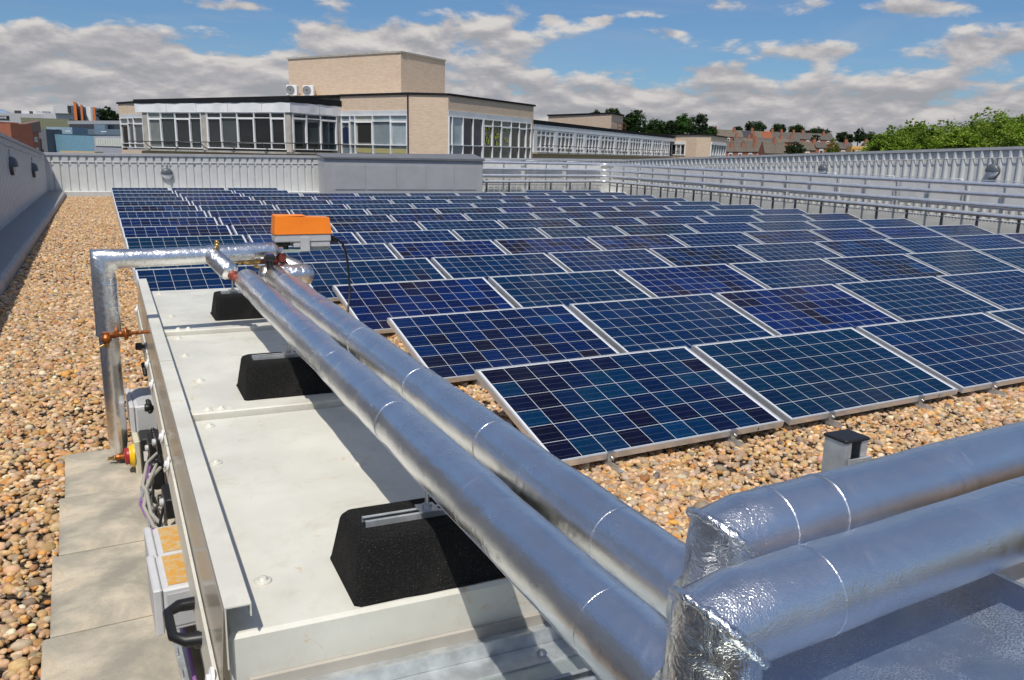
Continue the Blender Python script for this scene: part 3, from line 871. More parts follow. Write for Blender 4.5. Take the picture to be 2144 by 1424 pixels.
# ------------------------------------------------------------------ air handling unit
AO = V(-1.895, -1.842, 0); AE = V(1, -0.075, 0)
def au(s, t, z): q = AO + AE * s + NV * t; return (q[0], q[1], z)
AH, AW, AL = 0.70, 0.885, 4.40
ahu = thing('air_handling_unit', 'long cream metal air handling unit carrying the foil pipes on black rubber blocks', 'air handling unit', au(0, 0, 0.05))
secs = [(0.0, 1.44), (1.475, 2.915), (2.95, AL)]
for q, (t0, t1) in enumerate(secs):
    b = MB()
    b.box(0.0, AW, t0, t1, 0.12, AH, T=au, bevel=0.008)
    b.build('casing', 'cream_paint', ahu)
    for tb in (t0 + 0.07, t1 - .09):
        for sb in (0.12, 0.75):
            pass
br = MB(); br.box(0.02, AW - .02, 0.02, AL - .02, 0.05, 0.118, T=au); br.build('base_rail', 'dark_steel', ahu)
for t0 in (1.43, 2.905):
    b = MB(); b.box(0.01, AW + .003, t0 + 0.022, t0 + 0.080, AH - 0.05, AH + 0.022, T=au, bevel=0.004)
    b.build('seam_strip', 'cream_paint', ahu)


def screw(mb, base, axis, r=0.022):
    mb.lathe(base, axis, [(0, r), (0.004, r), (0.006, r * .8), (0.0062, r * .45), (0.012, r * .45), (0.0125, r * .3)], 16)


bolts = [(0.10, 0.20), (0.09, 0.99), (0.14, 1.47 + .31 + .2), (0.12, 2.45), (0.11, 1.36), (0.12, 2.84), (0.13, 3.45), (0.11, 4.26), (0.50, 0.83), (0.62, 1.36), (0.62, 2.84)]
seamb = [(0.12, 1.482), (0.165, 1.482), (0.66, 1.482), (0.72, 1.482), (0.13, 2.957), (0.18, 2.957), (0.62, 2.957), (0.67, 2.957)]
for s_, t_ in bolts:
    b = MB(); screw(b, au(s_, t_, AH - .001), (0, 0, 1), 0.020); b.build('bolt', 'cream_paint', ahu)
for s_, t_ in seamb:
    b = MB(); screw(b, au(s_, t_, AH + .021), (0, 0, 1), 0.017); b.build('bolt', 'cream_paint', ahu)
# upstand trim along the left edge: web, top flange, short return
for (t0, t1) in ((-0.02, 2.06), (2.068, 4.46)):
    b = MB()
    b.box(-0.006, -0.003, t0, t1, AH - 0.06, AH + 0.074, T=au)
    b.box(-0.006, 0.045, t0, t1, AH + 0.0745, AH + 0.0775, T=au)
    b.box(0.042, 0.045, t0, t1, AH + 0.050, AH + 0.0743, T=au)
    b.build('edge_trim', 'cream_paint', ahu)
# clear rain guard hung outside the trim, with its outer batten
for (t0, t1) in ((-0.02, 1.46), (1.47, 2.93), (2.94, 4.42)):
    b = MB(); b.hexa([au(-.030, t0, .46), au(-.030, t1, .46), au(-.027, t1, .46), au(-.027, t0, .46), au(-.010, t0, .772), au(-.010, t1, .772), au(-.0075, t1, .772), au(-.0075, t0, .772)])
    b.build('rain_guard', 'clear_sheet', ahu)
    b = MB(); b.hexa([au(-.037, t0, .535), au(-.037, t1, .535), au(-.030, t1, .535), au(-.030, t0, .535), au(-.030, t0, .610), au(-.030, t1, .610), au(-.0225, t1, .610), au(-.0225, t0, .610)])
    b.build('guard_batten', 'cream_paint', ahu)
for t_ in (0.02, 1.30, 1.60, 2.35, 2.75, 3.1, 4.25):
    b = MB(); screw(b, au(-.034, t_, .60), V(-1, 0, .2), 0.026); b.build('bolt', 'white_paint', ahu)


def ybox(x0, x1, y0, y1, z0, z1, b=0.006):
    m_ = MB(); m_.box(x0, x1, y0, y1, z0, z1, bevel=b); return m_


def junction_box(x0, x1, y0, y1, z0, z1, stained):
    b = ybox(x0 + .024, x1, y0, y1, z0, z1); j = b.build('junction_box', 'light_box', ahu)
    b = ybox(x0, x0 + .0225, y0 - .004, y1 + .004, z0 - .004, z1 + .004, .004); b.build('lid', 'light_box', j)
    b = MB(); b.box(x0 + .040, x1 - .002, y0 + .018, y1 - .018, z1 + .0005, z1 + .003); b.build('recess', 'stained_box' if stained else 'grey_plastic', j)
    b = MB(); b.box(x0 + .034, x1 - .004, y0 - .003, y0 - .0005, z0 + .016, z1 - .016); b.build('side_recess', 'grey_plastic', j)
    return j


junction_box(-1.994, -1.872, -1.20, -0.985, 0.362, 0.490, True)
junction_box(-1.985, -1.866, -0.975, -0.765, 0.352, 0.480, True)
junction_box(-1.925, -1.80, 1.00, 1.36, 0.215, 0.360, False)
iso = ybox(-1.924, -1.895, 0.85, 1.0, 0.038, 0.227).build('isolator_switch', 'cream_plastic', ahu)
ybox(-1.8945, -1.835, 0.845, 1.0, 0.03, 0.235).build('isolator_body', 'black_plastic', iso)
b = MB(); b.lathe((-1.924, .90, .138), (-1, 0, 0), [(0, .058), (.012, .058), (.014, .05), (.024, .05)], 22); b.build('yellow_collar', 'yellow_plastic', iso)
b = MB(); b.lathe((-1.9485, .90, .138), (-1, 0, 0), [(0, .042), (.018, .042), (.02, .036)], 22); b.build('red_knob', 'red_plastic', iso)
b = MB(); b.box(-1.885, -1.862, .8432, .8448, .12, .17); b.build('sticker', 'sticker', iso)


def u_handle(y0, y1, z, xo=-0.09):
    s0 = -1.90 + .036 * ((y0 + y1) / 2 + 1.84)
    b = MB()
    b.tube([(s0, y0, z), (s0 + xo * .7, y0 + .004, z + .005), (s0 + xo, y0 + .03, z + .008), (s0 + xo, y1 - .03, z + .008), (s0 + xo * .7, y1 - .004, z + .005), (s0, y1, z)], [.017, .015, .011, .011, .015, .017], 10)
    return b.build('handle', 'black_plastic', ahu)


u_handle(-1.60, -1.43, .56); u_handle(-1.97, -1.80, .56, -.075)
def knob(x, y, z, r=.02, l=.045):
    b = MB(); b.lathe((x, y, z), (-1, 0, .1), [(0, r * .6), (l * .4, r * .6), (l * .42, r), (l, r), (l + .004, r * .8)], 12); b.build('catch_knob', 'black_plastic', ahu)
for (x, y, z) in ((-1.885, -1.56, .535), (-1.895, -1.80, .44), (-1.815, 1.2, .625), (-1.845, .18, .33), (-1.835, .1, .21), (-1.82, .75, .42)): knob(x, y, z)
def catch(x, y0, y1, z0, z1):
    b = MB(); n = 7
    b.box(x - .012, x, y0, y1, min(z0, z1) - .006, max(z0, z1) + .006, bevel=.003)
    for i in range(n):
        f_ = i / (n - 1); b.sphere((x - .014, y0 + (y1 - y0) * f_, z0 + (z1 - z0) * f_), .011, 8, 5)
    b.build('latch', 'black_plastic', ahu)
catch(-1.823, 1.02, 1.14, .52, .545); catch(-1.832, .74, .86, .405, .425); catch(-1.842, .36, .5, .36, .39); catch(-1.85, .20, .32, .30, .33)
for pth, r_ in (([(-1.855, .32, .34), (-1.905, .24, .33), (-1.935, .12, .28), (-1.915, .0, .24), (-1.87, -.10, .24)], .0075), ([(-1.86, .16, .33), (-1.915, .08, .31), (-1.945, -.04, .25), (-1.92, -.16, .21), (-1.88, -.26, .22)], .0075),
                ([(-1.87, .18, .345), (-1.93, .02, .30), (-1.925, -.12, .25), (-1.885, -.30, .25), (-1.885, -.60, .35)], .0075)):
    b = MB(); b.tube(pth, r_, 8); b.build('clear_hose', 'clear_tube', ahu)
for pth, mt in (([(-1.87, .80, .12), (-1.90, .62, .09), (-1.93, .40, .10), (-1.92, .2, .12), (-1.90, -.1, .14), (-1.89, -.6, .14), (-1.90, -1.2, .14), (-1.915, -2.0, .14)], 'purple_cable'),
                ([(-1.865, .78, .11), (-1.905, .58, .085), (-1.94, .38, .09), (-1.93, .2, .11), (-1.905, -.1, .13)], 'purple_cable'),
                ([(-1.87, .5, .16), (-1.895, .2, .18), (-1.90, -.1, .17), (-1.895, -.4, .16)], 'black_plastic')):
    b = MB(); b.tube(pth, .006, 8); b.build('cable', mt, ahu)
for (x_, y0_, y1_, z0_, z1_) in ((-1.872, .58, .74, .20, .30), (-1.878, .36, .50, .15, .24), (-1.868, .12, .26, .40, .47), (-1.885, -.32, -.16, .30, .38), (-1.90, -.62, -.50, .30, .36)):
    b = MB(); b.box(x_, x_ + .045, y0_, y1_, z0_, z1_, bevel=.005); sw_ = b.build('switch_block', 'black_plastic', ahu)
    b = MB(); b.lathe((x_ - .0005, (y0_ + y1_) / 2, (z0_ + z1_) / 2), (-1, 0, 0), [(0, .016), (.012, .015), (.014, .011)], 14); b.build('dial', 'grey_plastic', sw_)
for pth in ([(-1.868, .70, .20), (-1.90, .60, .14), (-1.91, .46, .12), (-1.895, .36, .17)], [(-1.875, .40, .15), (-1.92, .28, .13), (-1.925, .08, .15), (-1.89, -.14, .30)], [(-1.885, -.20, .30), (-1.925, -.34, .24), (-1.92, -.50, .24), (-1.90, -.56, .31)]):
    b = MB(); b.tube(pth, .0055, 8); b.build('cable', 'black_plastic', ahu)
b = MB(); b.box(-1.93, -1.89, -2.2, .5, .10, .125)
for q in range(22): b.box(-1.932, -1.925, -2.15 + q * .12, -2.11 + q * .12, .127, .137)
b.build('cable_tray', 'galv', ahu)

# galvanised duct section joined to the near end of the unit
duct = thing('galvanised_duct', 'pale galvanised sheet duct joined to the near end of the cream unit', 'duct', au(0, -0.6, 0))
def du(s, t, z): return au(s, t, z)
b = MB(); b.box(0.03, AW - .04, -1.35, -0.05, 0.0, 0.545, T=du)
b.build('duct_body', 'galv_sheet', duct)
b = MB(); b.box(0.03, AW - .02, -0.050, -0.044, 0.10, 0.585, T=du); b.box(0.03, AW - .02, -0.0435, -0.012, 0.10, 0.575, T=du); b.box(.03, AW - .02, -.115, -.051, .5455, .549, T=du)
b.build('flange', 'galv', duct)
b = MB(); b.box(0.035, AW - .025, -0.0115, -0.001, 0.14, 0.60, T=du); b.build('gasket', 'concrete', duct)
for s_ in (0.28, 0.66):
    b = MB(); b.lathe(du(s_, -.085, .549), (0, 0, 1), [(0, .012), (.003, .012), (.0032, .009), (.009, .008), (.010, .004)], 12); b.build('screw', 'steel', duct)
b = MB()
for t_ in (-.235,):
    b.box(0.40, AW + .03, t_ - .0205, t_ - .0185, .5455, .586, T=du); b.box(.40, AW + .03, t_ + .0185, t_ + .0205, .5455, .586, T=du)
    b.box(.40, AW + .03, t_ - .018, t_ + .018, .5455, .548, T=du); b.box(.40, AW + .03, t_ - .018, t_ - .010, .584, .586, T=du); b.box(.40, AW + .03, t_ + .010, t_ + .018, .584, .586, T=du)
st1 = b.build('strut_channel', 'galv', None)
tag(st1, 'galvanised slotted strut lying across the pale duct under the near pipes', 'strut channel')

# glossy blue-grey metal deck under the two near pipes
DK = 0.985
o = MB(); o.box(-1.385, -0.706, -3.2, -2.642, 0, DK, bevel=0.006)
dk = o.build('duct_cover', 'deck_metal'); tag(dk, 'glossy blue-grey metal duct top in pipe shadow under the near foil pipes', 'duct')

# ------------------------------------------------------------------ pipe supports on rubber blocks
def pl1(y): return -1.43 + .036 * (y + 1.72)
def pl2(y): return -1.265 + .036 * (y + 1.72)
PZ, PR = 0.995, 0.059


def support(t0, s0, label):
    """t0: near edge; s0: left end of the block, both in the unit's frame."""
    o = thing('pipe_support', label, 'pipe support', au(s0, t0, AH), 'rubber pipe supports on the air handling unit')
    L_, D_, H_ = 0.61, 0.245, 0.138
    b = MB(); NX, NY = 24, 8
    def P(u, v, z):
        return au(s0 + u * L_, t0 + v * D_, AH + z)
    rr = random.Random(int(t0 * 100))
    # faceted block: chamfered foot outline, top inset, rough lower lip
    def outline(ix, iy, z, ch, jit=0):
        pts = []
        base = [(ix, iy + ch), (ix + ch * .45, iy)] + [(ix + ch * .45 + (1 - 2 * ix - ch * .9) * q / 12, iy) for q in range(1, 13)] + [(1 - ix, iy + ch), (1 - ix, 1 - iy - ch), (1 - ix - ch * .45, 1 - iy), (ix + ch * .45, 1 - iy), (ix, 1 - iy - ch)]
        for u, v in base: pts.append(P(u + rr.uniform(-jit, jit), v + rr.uniform(-jit, jit) * 2, z))
        return pts
    rings = [outline(0, 0, 0.001, .035, .004), outline(0.0, 0.0, 0.006, .035, .004), outline(.005, .014, .010, .04), outline(.012, .045, .045, .06), outline(.030, .12, .122, .07), outline(.036, .145, .133, .07), outline(.046, .18, H_, .07)]
    n = len(rings[0]); vs = sum(rings, []); fs = [tuple(range((len(rings) - 1) * n, len(rings) * n))]
    for i in range(len(rings) - 1):
        for q in range(n): fs.append((i * n + q, i * n + (q + 1) % n, (i + 1) * n + (q + 1) % n, (i + 1) * n + q))
    b.add(vs, fs); b.build('rubber_block', 'rubber', o)
    c = MB(); z0 = AH + H_ - .0075; tm = t0 + D_ * .44; w = .0165
    for a0, a1 in ((-w, -w + .002), (w - .002, w)): c.box(s0 + .05, s0 + L_ - .05, tm + a0, tm + a1, z0 - .002, z0 + .021, T=au)
    c.box(s0 + .05, s0 + L_ - .05, tm - w + .0021, tm + w - .0021, z0 + .0003, z0 + .002, T=au)
    for a0, a1 in ((-w + .0021, -w + .009), (w - .009, w - .0021)): c.box(s0 + .05, s0 + L_ - .05, tm + a0, tm + a1, z0 + .019, z0 + .021, T=au)
    c.build('strut_channel', 'galv', o)
    for fn in (pl1, pl2):
        y = au(0, tm, 0)[1]; x = fn(y); s = x - AO[0] - .036 * tm
        c = MB(); c.box(s - .022, s + .022, tm - .024, tm + .024, z0 + .0213, z0 + .026, T=au)
        c.lathe(au(s, tm, z0 + .026), (0, 0, 1), [(0, .011), (.009, .011), (.0092, .006)], 6, smooth=False)
        c.lathe(au(s, tm, z0 + .030), (0, 0, 1), [(q * .004, .0055 if q % 2 else .0048) for q in range(15)], 10)
        c.build('threaded_rod', 'steel', o)
    return o


support(0.012, 0.262, 'nearest black rubber block with galvanised strut under both foil pipes')
support(1.625, 0.27, 'middle black rubber block between two seams, under both foil pipes')
support(3.24, 0.345, 'farthest black rubber block near the valves, under both foil pipes')

# ------------------------------------------------------------------ foil insulated pipes
def lumpy(p0, p1, r, step=.035, amp=.0012, seams=(), seed=0):
    rr = random.Random(seed); P0, P1 = V(*p0), V(*p1); L_ = np.linalg.norm(P1 - P0); n = max(4, int(L_ / step)); pts = []; rs = []
    ph = [rr.uniform(0, 6) for _ in range(4)]
    for i in range(n + 1):
        d = L_ * i / n; pts.append(P0 + (P1 - P0) * i / n)
        rs.append(r + amp * (math.sin(d * 9 + ph[0]) + .7 * math.sin(d * 23 + ph[1]) + .5 * rr.uniform(-1, 1)))
    return pts, rs


def band(mb, c, axis, r, w=.05, lift=.0007):
    a = V(*axis) / np.linalg.norm(axis); c = V(*c)
    mb.lathe(c - a * w / 2, a, [(0, r - .0008), (w * .3, r + lift), (w * .7, r + lift), (w, r - .0008)], 36)


def pipe_run(name, parent, p0, p1, r, bands=(), seed=0, mat='foil', seg=36):
    pts, rs = lumpy(p0, p1, r, seed=seed)
    b = MB(); b.tube(pts, rs, seg); b.build(name, mat, parent)
    d = V(*p1) - V(*p0); L_ = np.linalg.norm(d)
    ax_ = (V(*p1) - V(*p0)); ax_ /= np.linalg.norm(ax_); sd_ = np.cross(ax_, V(0, 0, 1)); an_ = math.radians(205 + seed * 17); of_ = sd_ * math.cos(an_) + V(0, 0, 1) * math.sin(an_)
    q = MB(); q.tube([p_ + of_ * (r_ + .0003) for p_, r_ in zip(pts[2:-1:3], rs[2:-1:3])], .0022, 6); q.build('lap_seam', 'foil', parent)
    for f_ in bands:
        q = MB(); band(q, V(*p0) + d * (f_ / L_), d, r + .0008, rp.uniform(.003, .005), .0003); q.build('tape_band', 'foil', parent)


y_end1, y_end2 = 0.90, 1.00
R1 = (pl1(-2.745), -2.745); R2 = (pl2(-2.575), -2.575)
Z3, Z4 = 1.122, 1.12
supply = thing('insulated_pipe', 'nearer foil insulated pipe run, along the unit then turning right over the deck', 'pipe', (R1[0], R1[1], PZ), 'foil insulated pipes of the air handling unit')
pipe_run('straight_run', supply, (R1[0], R1[1] + .05, PZ), (pl1(y_end1), y_end1, PZ), PR, (.17, .62, 1.15, 1.72, 2.3, 2.9, 3.35), 1)
ret = thing('insulated_pipe', 'farther foil insulated pipe run, beside the first, turning right behind it', 'pipe', (R2[0], R2[1], PZ), 'foil insulated pipes of the air handling unit')
pipe_run('straight_run', ret, (R2[0], R2[1] + .05, PZ), (pl2(y_end2), y_end2, PZ), PR, (.22, .74, 1.25, 1.85, 2.5, 3.2), 2)


def elbow_up(parent, xy, z0, z1, end, r, seed, bands):
    """short riser with a mitred top elbow, then the run to the right"""
    d = V(*end) - V(xy[0], xy[1], z1); L_ = np.linalg.norm(d); d = d / L_; st = V(xy[0], xy[1], z1)
    P0 = V(xy[0], xy[1], 0); zs = [z0 - .24, z0 - .18, z0 - .12, z0 - .06, z0 - .01, z0 + .03, z1 - .075, z1 - .04]
    rr = random.Random(seed); R_ = r * 1.02; seg = 48
    nm = (V(0, 0, 1) + d); nm /= np.linalg.norm(nm)           # mitre plane normal
    side = np.cross(V(0, 0, 1), d); side /= np.linalg.norm(side); fw_ = np.cross(side, V(0, 0, 1))
    ring = []
    for k in range(seg):
        an = 2 * math.pi * k / seg; q = (side * math.cos(an) + fw_ * math.sin(an)) * R_
        e_o = max(0.0, -float(q @ fw_) - R_ * .30); e_n = -e_o * .42
        ring.append(st + q - V(0, 0, 1) * float(q @ nm) / float(nm[2]) - fw_ * e_n + V(0, 0, 1) * e_n)
    vs = []; fs = []
    for i, z in enumerate(zs):
        for k in range(seg):
            an = 2 * math.pi * k / seg; q = (side * math.cos(an) + fw_ * math.sin(an)) * R_; q2 = ring[k]
            vs.append(V(xy[0] + q[0], xy[1] + q[1], min(z, q2[2] - .002 * (len(zs) - i))))
    vs += ring; n_ = len(zs) + 1
    for i in range(n_ - 1):
        for k in range(seg): fs.append((i * seg + k, i * seg + (k + 1) % seg, (i + 1) * seg + (k + 1) % seg, (i + 1) * seg + k))
    b = MB(); b.add(vs, fs, smooth=True); b.build('elbow_jacket', 'foil_crumpled', parent)
    # the run, cut on the same mitre
    n2 = int(L_ / .03); vs = list(ring); fs = []
    ph = [rr.uniform(0, 6) for _ in range(3)]
    for i in range(1, n2 + 1):
        t = L_ * i / n2; f_ = 1 + .012 * math.sin(t * 11 + ph[0]) + .008 * math.sin(t * 27 + ph[1]); c = st + d * t
        if t < .10: f_ = 1.0
        for q in ring:
            w = q - st; w = w - d * float(w @ d); w = w * (R_ * f_ / np.linalg.norm(w)); p_ = c + w
            lim = float((q - st) @ d) + .002 * i
            if t < lim: p_ = st + w + d * lim
            vs.append(p_)
    for i in range(n2):
        for k in range(seg): fs.append((i * seg + k, i * seg + (k + 1) % seg, (i + 1) * seg + (k + 1) % seg, (i + 1) * seg + k))
    b = MB(); b.add(vs, fs, smooth=True); b.build('straight_run', 'foil_sparkle', parent)
    b = MB(); cl = [st + (q - st) * 1.004 for q in ring]
    b.tube(cl + [cl[0]], [rr.uniform(.004, .009) for _ in range(seg)] + [.006], 8, caps=False); b.build('mitre_tape', 'foil_bright', parent)
    for f_ in bands:
        q = MB(); band(q, st + d * f_, d, R_ * 1.015, rr.uniform(.003, .005), .0003); q.build('tape_band', 'foil', parent)


elbow_up(supply, R1, PZ, Z3, (1.6, -2.68, Z3 + .01), 0.057, 3, (.16, .62, 1.2))
elbow_up(ret, R2, PZ, Z4, (1.8, -2.50, Z4 + .012), 0.057, 4, (.09, .20, .52, 1.1))

# steel channel post beside the near pipes
o = thing('strut_post', 'galvanised channel post with black end cap beside the upper foil pipe', 'post', (-0.86, -2.42, 0))
def sp_(x, y, z): return (-0.882 + x, -2.437 + y - .05 * x, z)
b = MB(); W_, D_, Zt = .057, .048, 1.155
b.box(0, .0025, 0, D_, 0, Zt, T=sp_); b.box(W_ - .0025, W_, 0, D_, 0, Zt, T=sp_); b.box(.0026, W_ - .0026, D_ - .0025, D_, 0, Zt, T=sp_)
b.box(.0026, .016, 0, .0025, 0, Zt, T=sp_); b.box(W_ - .016, W_ - .0026, 0, .0025, 0, Zt, T=sp_)
b.build('channel', 'galv', o)
b = MB(); b.box(-.003, W_ + .003, -.003, D_ + .003, Zt + .0005, Zt + .007, T=sp_, bevel=.002); b.build('end_cap', 'black_cap', o)
b = MB(); b.box(.012, W_ + .02, -.35, -.004, 1.035, 1.04, T=sp_); b.box(.006, W_ + .006, -.008, -.0035, 1.04, 1.125, T=sp_); b.build('bracket', 'galv', o)

# left riser with its mitred run
riser = thing('insulated_pipe', 'foil pipe rising left of the unit and elbowing right to the valves', 'pipe', (-1.99, 1.088, 0.08), 'foil insulated pipes of the air handling unit')
b = MB()
b.tube([(-1.985, 1.088, .725), (-1.985, 1.088, .85), (-1.985, 1.088, 1.0), (-1.985, 1.088, 1.106), (-1.90, 1.089, 1.107), (-1.75, 1.09, 1.108), (-1.62, 1.092, 1.109), (-1.475, 1.096, 1.112)], [.059, .057, .056, .053, .048, .047, .047, .047], 32)
b.build('upper_jacket', 'foil_tape', riser)
b = MB(); b.tube([(-1.987, 1.088, .10), (-1.987, 1.088, .16), (-1.987, 1.088, .45), (-1.987, 1.088, .73)], [.036, .046, .047, .046], 28); b.build('lower_jacket', 'foil', riser)
b = MB(); b.tube([(-1.49, 1.096, 1.112), (-1.36, 1.10, 1.114), (-1.24, 1.108, 1.117), (-1.15, 1.115, 1.118)], [.049, .046, .046, .044], 28); b.build('header_jacket', 'foil_tape', riser)
b = MB(); b.lathe((-1.15, 1.115, 1.118), (1, .05, 0), [(0, .044), (.02, .030), (.022, .02), (.05, .02)], 20); b.build('end_cone', 'foil_crumpled', riser)
b = MB(); b.tube([(-1.47, 1.08, 1.108), (-1.43, 1.0, 1.06), (-1.405, .965, 1.035)], [.048, .050, .050], 28); b.build('branch_jacket', 'foil_crumpled', riser)
b = MB(); b.lathe((-1.405, .965, 1.035), V(.42, -.75, -.50), [(0, .050), (.006, .046), (.022, .026), (.024, .02)], 24); b.build('branch_cone', 'foil_tape', riser)
b = MB(); b.lathe((-1.398, .948, 1.024), V(.42, -.75, -.50), [(0, .026), (.018, .026), (.019, .019), (.03, .019), (.031, .023), (.042, .023), (.043, .012), (.09, .012)], 16); b.build('union', 'red_primer', riser)
b = MB(); b.lathe((-1.447, 1.06, 1.148), (0, 0, 1), [(0, .010), (.012, .010), (.0125, .014), (.020, .014), (.021, .009), (.03, .009), (.031, .012), (.038, .012), (.04, .006)], 10); b.tube([(-1.462, 1.06, 1.175), (-1.432, 1.06, 1.172)], .003, 6); b.build('air_vent', 'brass', riser)
# bent insulated piece on the return side
bend = thing('insulated_pipe', 'fat bulbous foil elbow below the orange actuator', 'pipe', (-1.10, 1.10, 0.98), 'foil insulated pipes of the air handling unit')
b = MB(); b.tube([(-1.235, 1.095, .990), (-1.225, 1.095, .990), (-1.20, 1.095, .989), (-1.10, 1.098, .986), (-.985, 1.10, .982), (-.955, 1.10, .981), (-.940, 1.10, .980)], [.02, .046, .056, .058, .058, .050, .022], 30); b.build('elbow_jacket', 'foil_crumpled', bend)
b = MB(); b.tube([(-.985, 1.11, .992), (-1.03, 1.16, 1.02), (-1.085, 1.20, 1.045)], [.042, .044, .040], 26); b.build('branch_jacket', 'foil_tape', bend)
b = MB(); b.tube([(-1.20, 1.03, .99), (-1.206, 1.00, .99)], .013, 12); b.lathe((-1.235, 1.08, 1.035), V(-.6, -.3, .3), [(0, .008), (.02, .008), (.021, .012), (.03, .012)], 8); b.build('joint', 'brass', bend)

# balancing valve between the two sides
bv = thing('balancing_valve', 'brass balancing valve with two test points and a black lever', 'valve', (-1.29, 1.14, 1.065))
b = MB(); b.lathe((-1.36, 1.14, 1.066), (1, 0, 0), [(0, .012), (.03, .012), (.031, .021), (.045, .021), (.046, .017), (.06, .017), (.075, .025), (.095, .025), (.11, .018), (.125, .018), (.126, .022), (.14, .022)], 14); b.build('valve_body', 'brass', bv)
for dx in (-.055, -.03):
    b = MB(); b.lathe((-1.265 + dx, 1.125, 1.083), (-.18, -.25, 1), [(0, .010), (.022, .010), (.023, .013), (.034, .013), (.035, .007), (.05, .007)], 8); tp = b.build('test_point', 'brass', bv)
    b = MB(); b.lathe((-1.274 + dx, 1.112, 1.133), (-.18, -.25, 1), [(0, .0085), (.010, .0085), (.012, .006)], 10); b.build('cap', 'red_plastic' if dx < -.04 else 'blue_plastic', tp)
b = MB(); b.tube([(-1.277, 1.14, 1.085), (-1.277, 1.14, 1.132)], .0165, 14); b.box(-1.302, -1.252, 1.118, 1.162, 1.130, 1.140, bevel=.006)
b.hexa([(-1.255, 1.126, 1.137), (-1.185, 1.128, 1.140), (-1.185, 1.154, 1.140), (-1.255, 1.156, 1.137), (-1.255, 1.126, 1.156), (-1.185, 1.128, 1.160), (-1.185, 1.154, 1.160), (-1.255, 1.156, 1.156)])
lv = b.build('lever', 'black_plastic', bv)
b = MB(); b.box(-1.30, -1.20, 1.123, 1.157, 1.1605, 1.1625); b.build('grip', 'blue_plastic', lv)
b = MB(); b.lathe((-1.222, 1.14, 1.066), (1, .05, 0), [(0, .018), (.03, .018), (.031, .026), (.05, .026), (.051, .020), (.07, .020), (.071, .028), (.10, .028), (.101, .020), (.14, .020)], 12); b.build('red_union', 'red_primer', bv)
b = MB(); b.lathe((-1.12, 1.16, 1.085), (.3, -.9, -.1), [(0, .026), (.02, .026), (.021, .019), (.04, .019), (.041, .024), (.055, .024)], 12); b.build('red_cap', 'red_primer', bv)
# ball valve on the return pipe
bl = thing('ball_valve', 'small black tee handled valve rising from the end of the farther pipe', 'valve', (-1.196, 1.0, 1.04))
b = MB(); b.tube([(-1.196, 1.0, 1.03), (-1.196, 1.0, 1.085)], .017, 14); b.build('stem', 'black_plastic', bl)
b = MB(); b.box(-1.222, -1.170, .975, 1.025, 1.080, 1.112, bevel=.006); hd = b.build('handle', 'black_plastic', bl)
b = MB(); b.box(-1.217, -1.175, .98, 1.02, 1.1125, 1.1155); b.build('grip', 'blue_plastic', hd)

# orange actuator
ac = thing('valve_actuator', 'boxy valve actuator with bright orange cover and grey base above the valves', 'actuator', (-0.97, 1.2, 1.11))
def act(u, v, z): q = V(-1.125, 1.17, 0) + V(1, -.03, 0) * u + V(.03, 1, 0) * v; return (q[0], q[1], z)
b = MB()
b.hexa([act(-.003, -.004, 1.199), act(.313, -.004, 1.199), act(.313, .108, 1.199), act(-.003, .108, 1.199), act(.004, .003, 1.300), act(.303, .005, 1.288), act(.303, .10, 1.288), act(.004, .10, 1.300)])
b.hexa([act(.004, .003, 1.2985), act(.17, .003, 1.2985), act(.17, .10, 1.2985), act(.004, .10, 1.2985), act(.008, .008, 1.304), act(.165, .008, 1.302), act(.165, .095, 1.302), act(.008, .095, 1.304)])
b.build('cover', 'orange_plastic', ac)
b = MB(); b.box(0, .31, 0, .104, 1.155, 1.1985, T=act, bevel=.005); b.box(.10, .305, .004, .10, 1.125, 1.1545, T=act, bevel=.004); b.box(.135, .185, -.012, .0, 1.105, 1.180, T=act); bs = b.build('base', 'grey_plastic', ac)
b = MB(); b.box(.012, .19, .0, .10, 1.098, 1.113, T=act); b.box(.191, .30, .02, .10, 1.106, 1.1235, T=act); b.build('bracket', 'green_grey', ac)
b = MB(); b.lathe(act(.05, .05, 1.1135), (0, 0, 1), [(0, .03), (.02, .03), (.021, .04), (.04, .04)], 16); b.build('coupling', 'black_plastic', ac)
b = MB(); b.lathe(act(.31, .05, 1.165), (1, 0, -.1), [(0, .012), (.012, .012), (.013, .018), (.03, .018), (.034, .011), (.05, .009)], 12); b.build('cable_gland', 'black_plastic', ac)
cx = [(-.765, 1.205, 1.155), (-.735, 1.215, 1.135), (-.712, 1.23, 1.08), (-.70, 1.24, 1.02), (-.692, 1.25, .95), (-.69, 1.24, .87), (-.71, 1.2, .78), (-.75, 1.12, .70), (-.79, 1.03, .60), (-.80, 1.0, .4), (-.76, 1.02, .15), (-.70, 1.1, .03)]
b = MB(); b.tube(cx, .0065, 8); b.build('cable', 'black_plastic', ac)
b = MB(); b.tube([act(.03, .03, 1.12), act(.03, .02, 1.08), act(.02, 0, 1.06)], .012, 10); b.build('spindle', 'red_primer', ac)

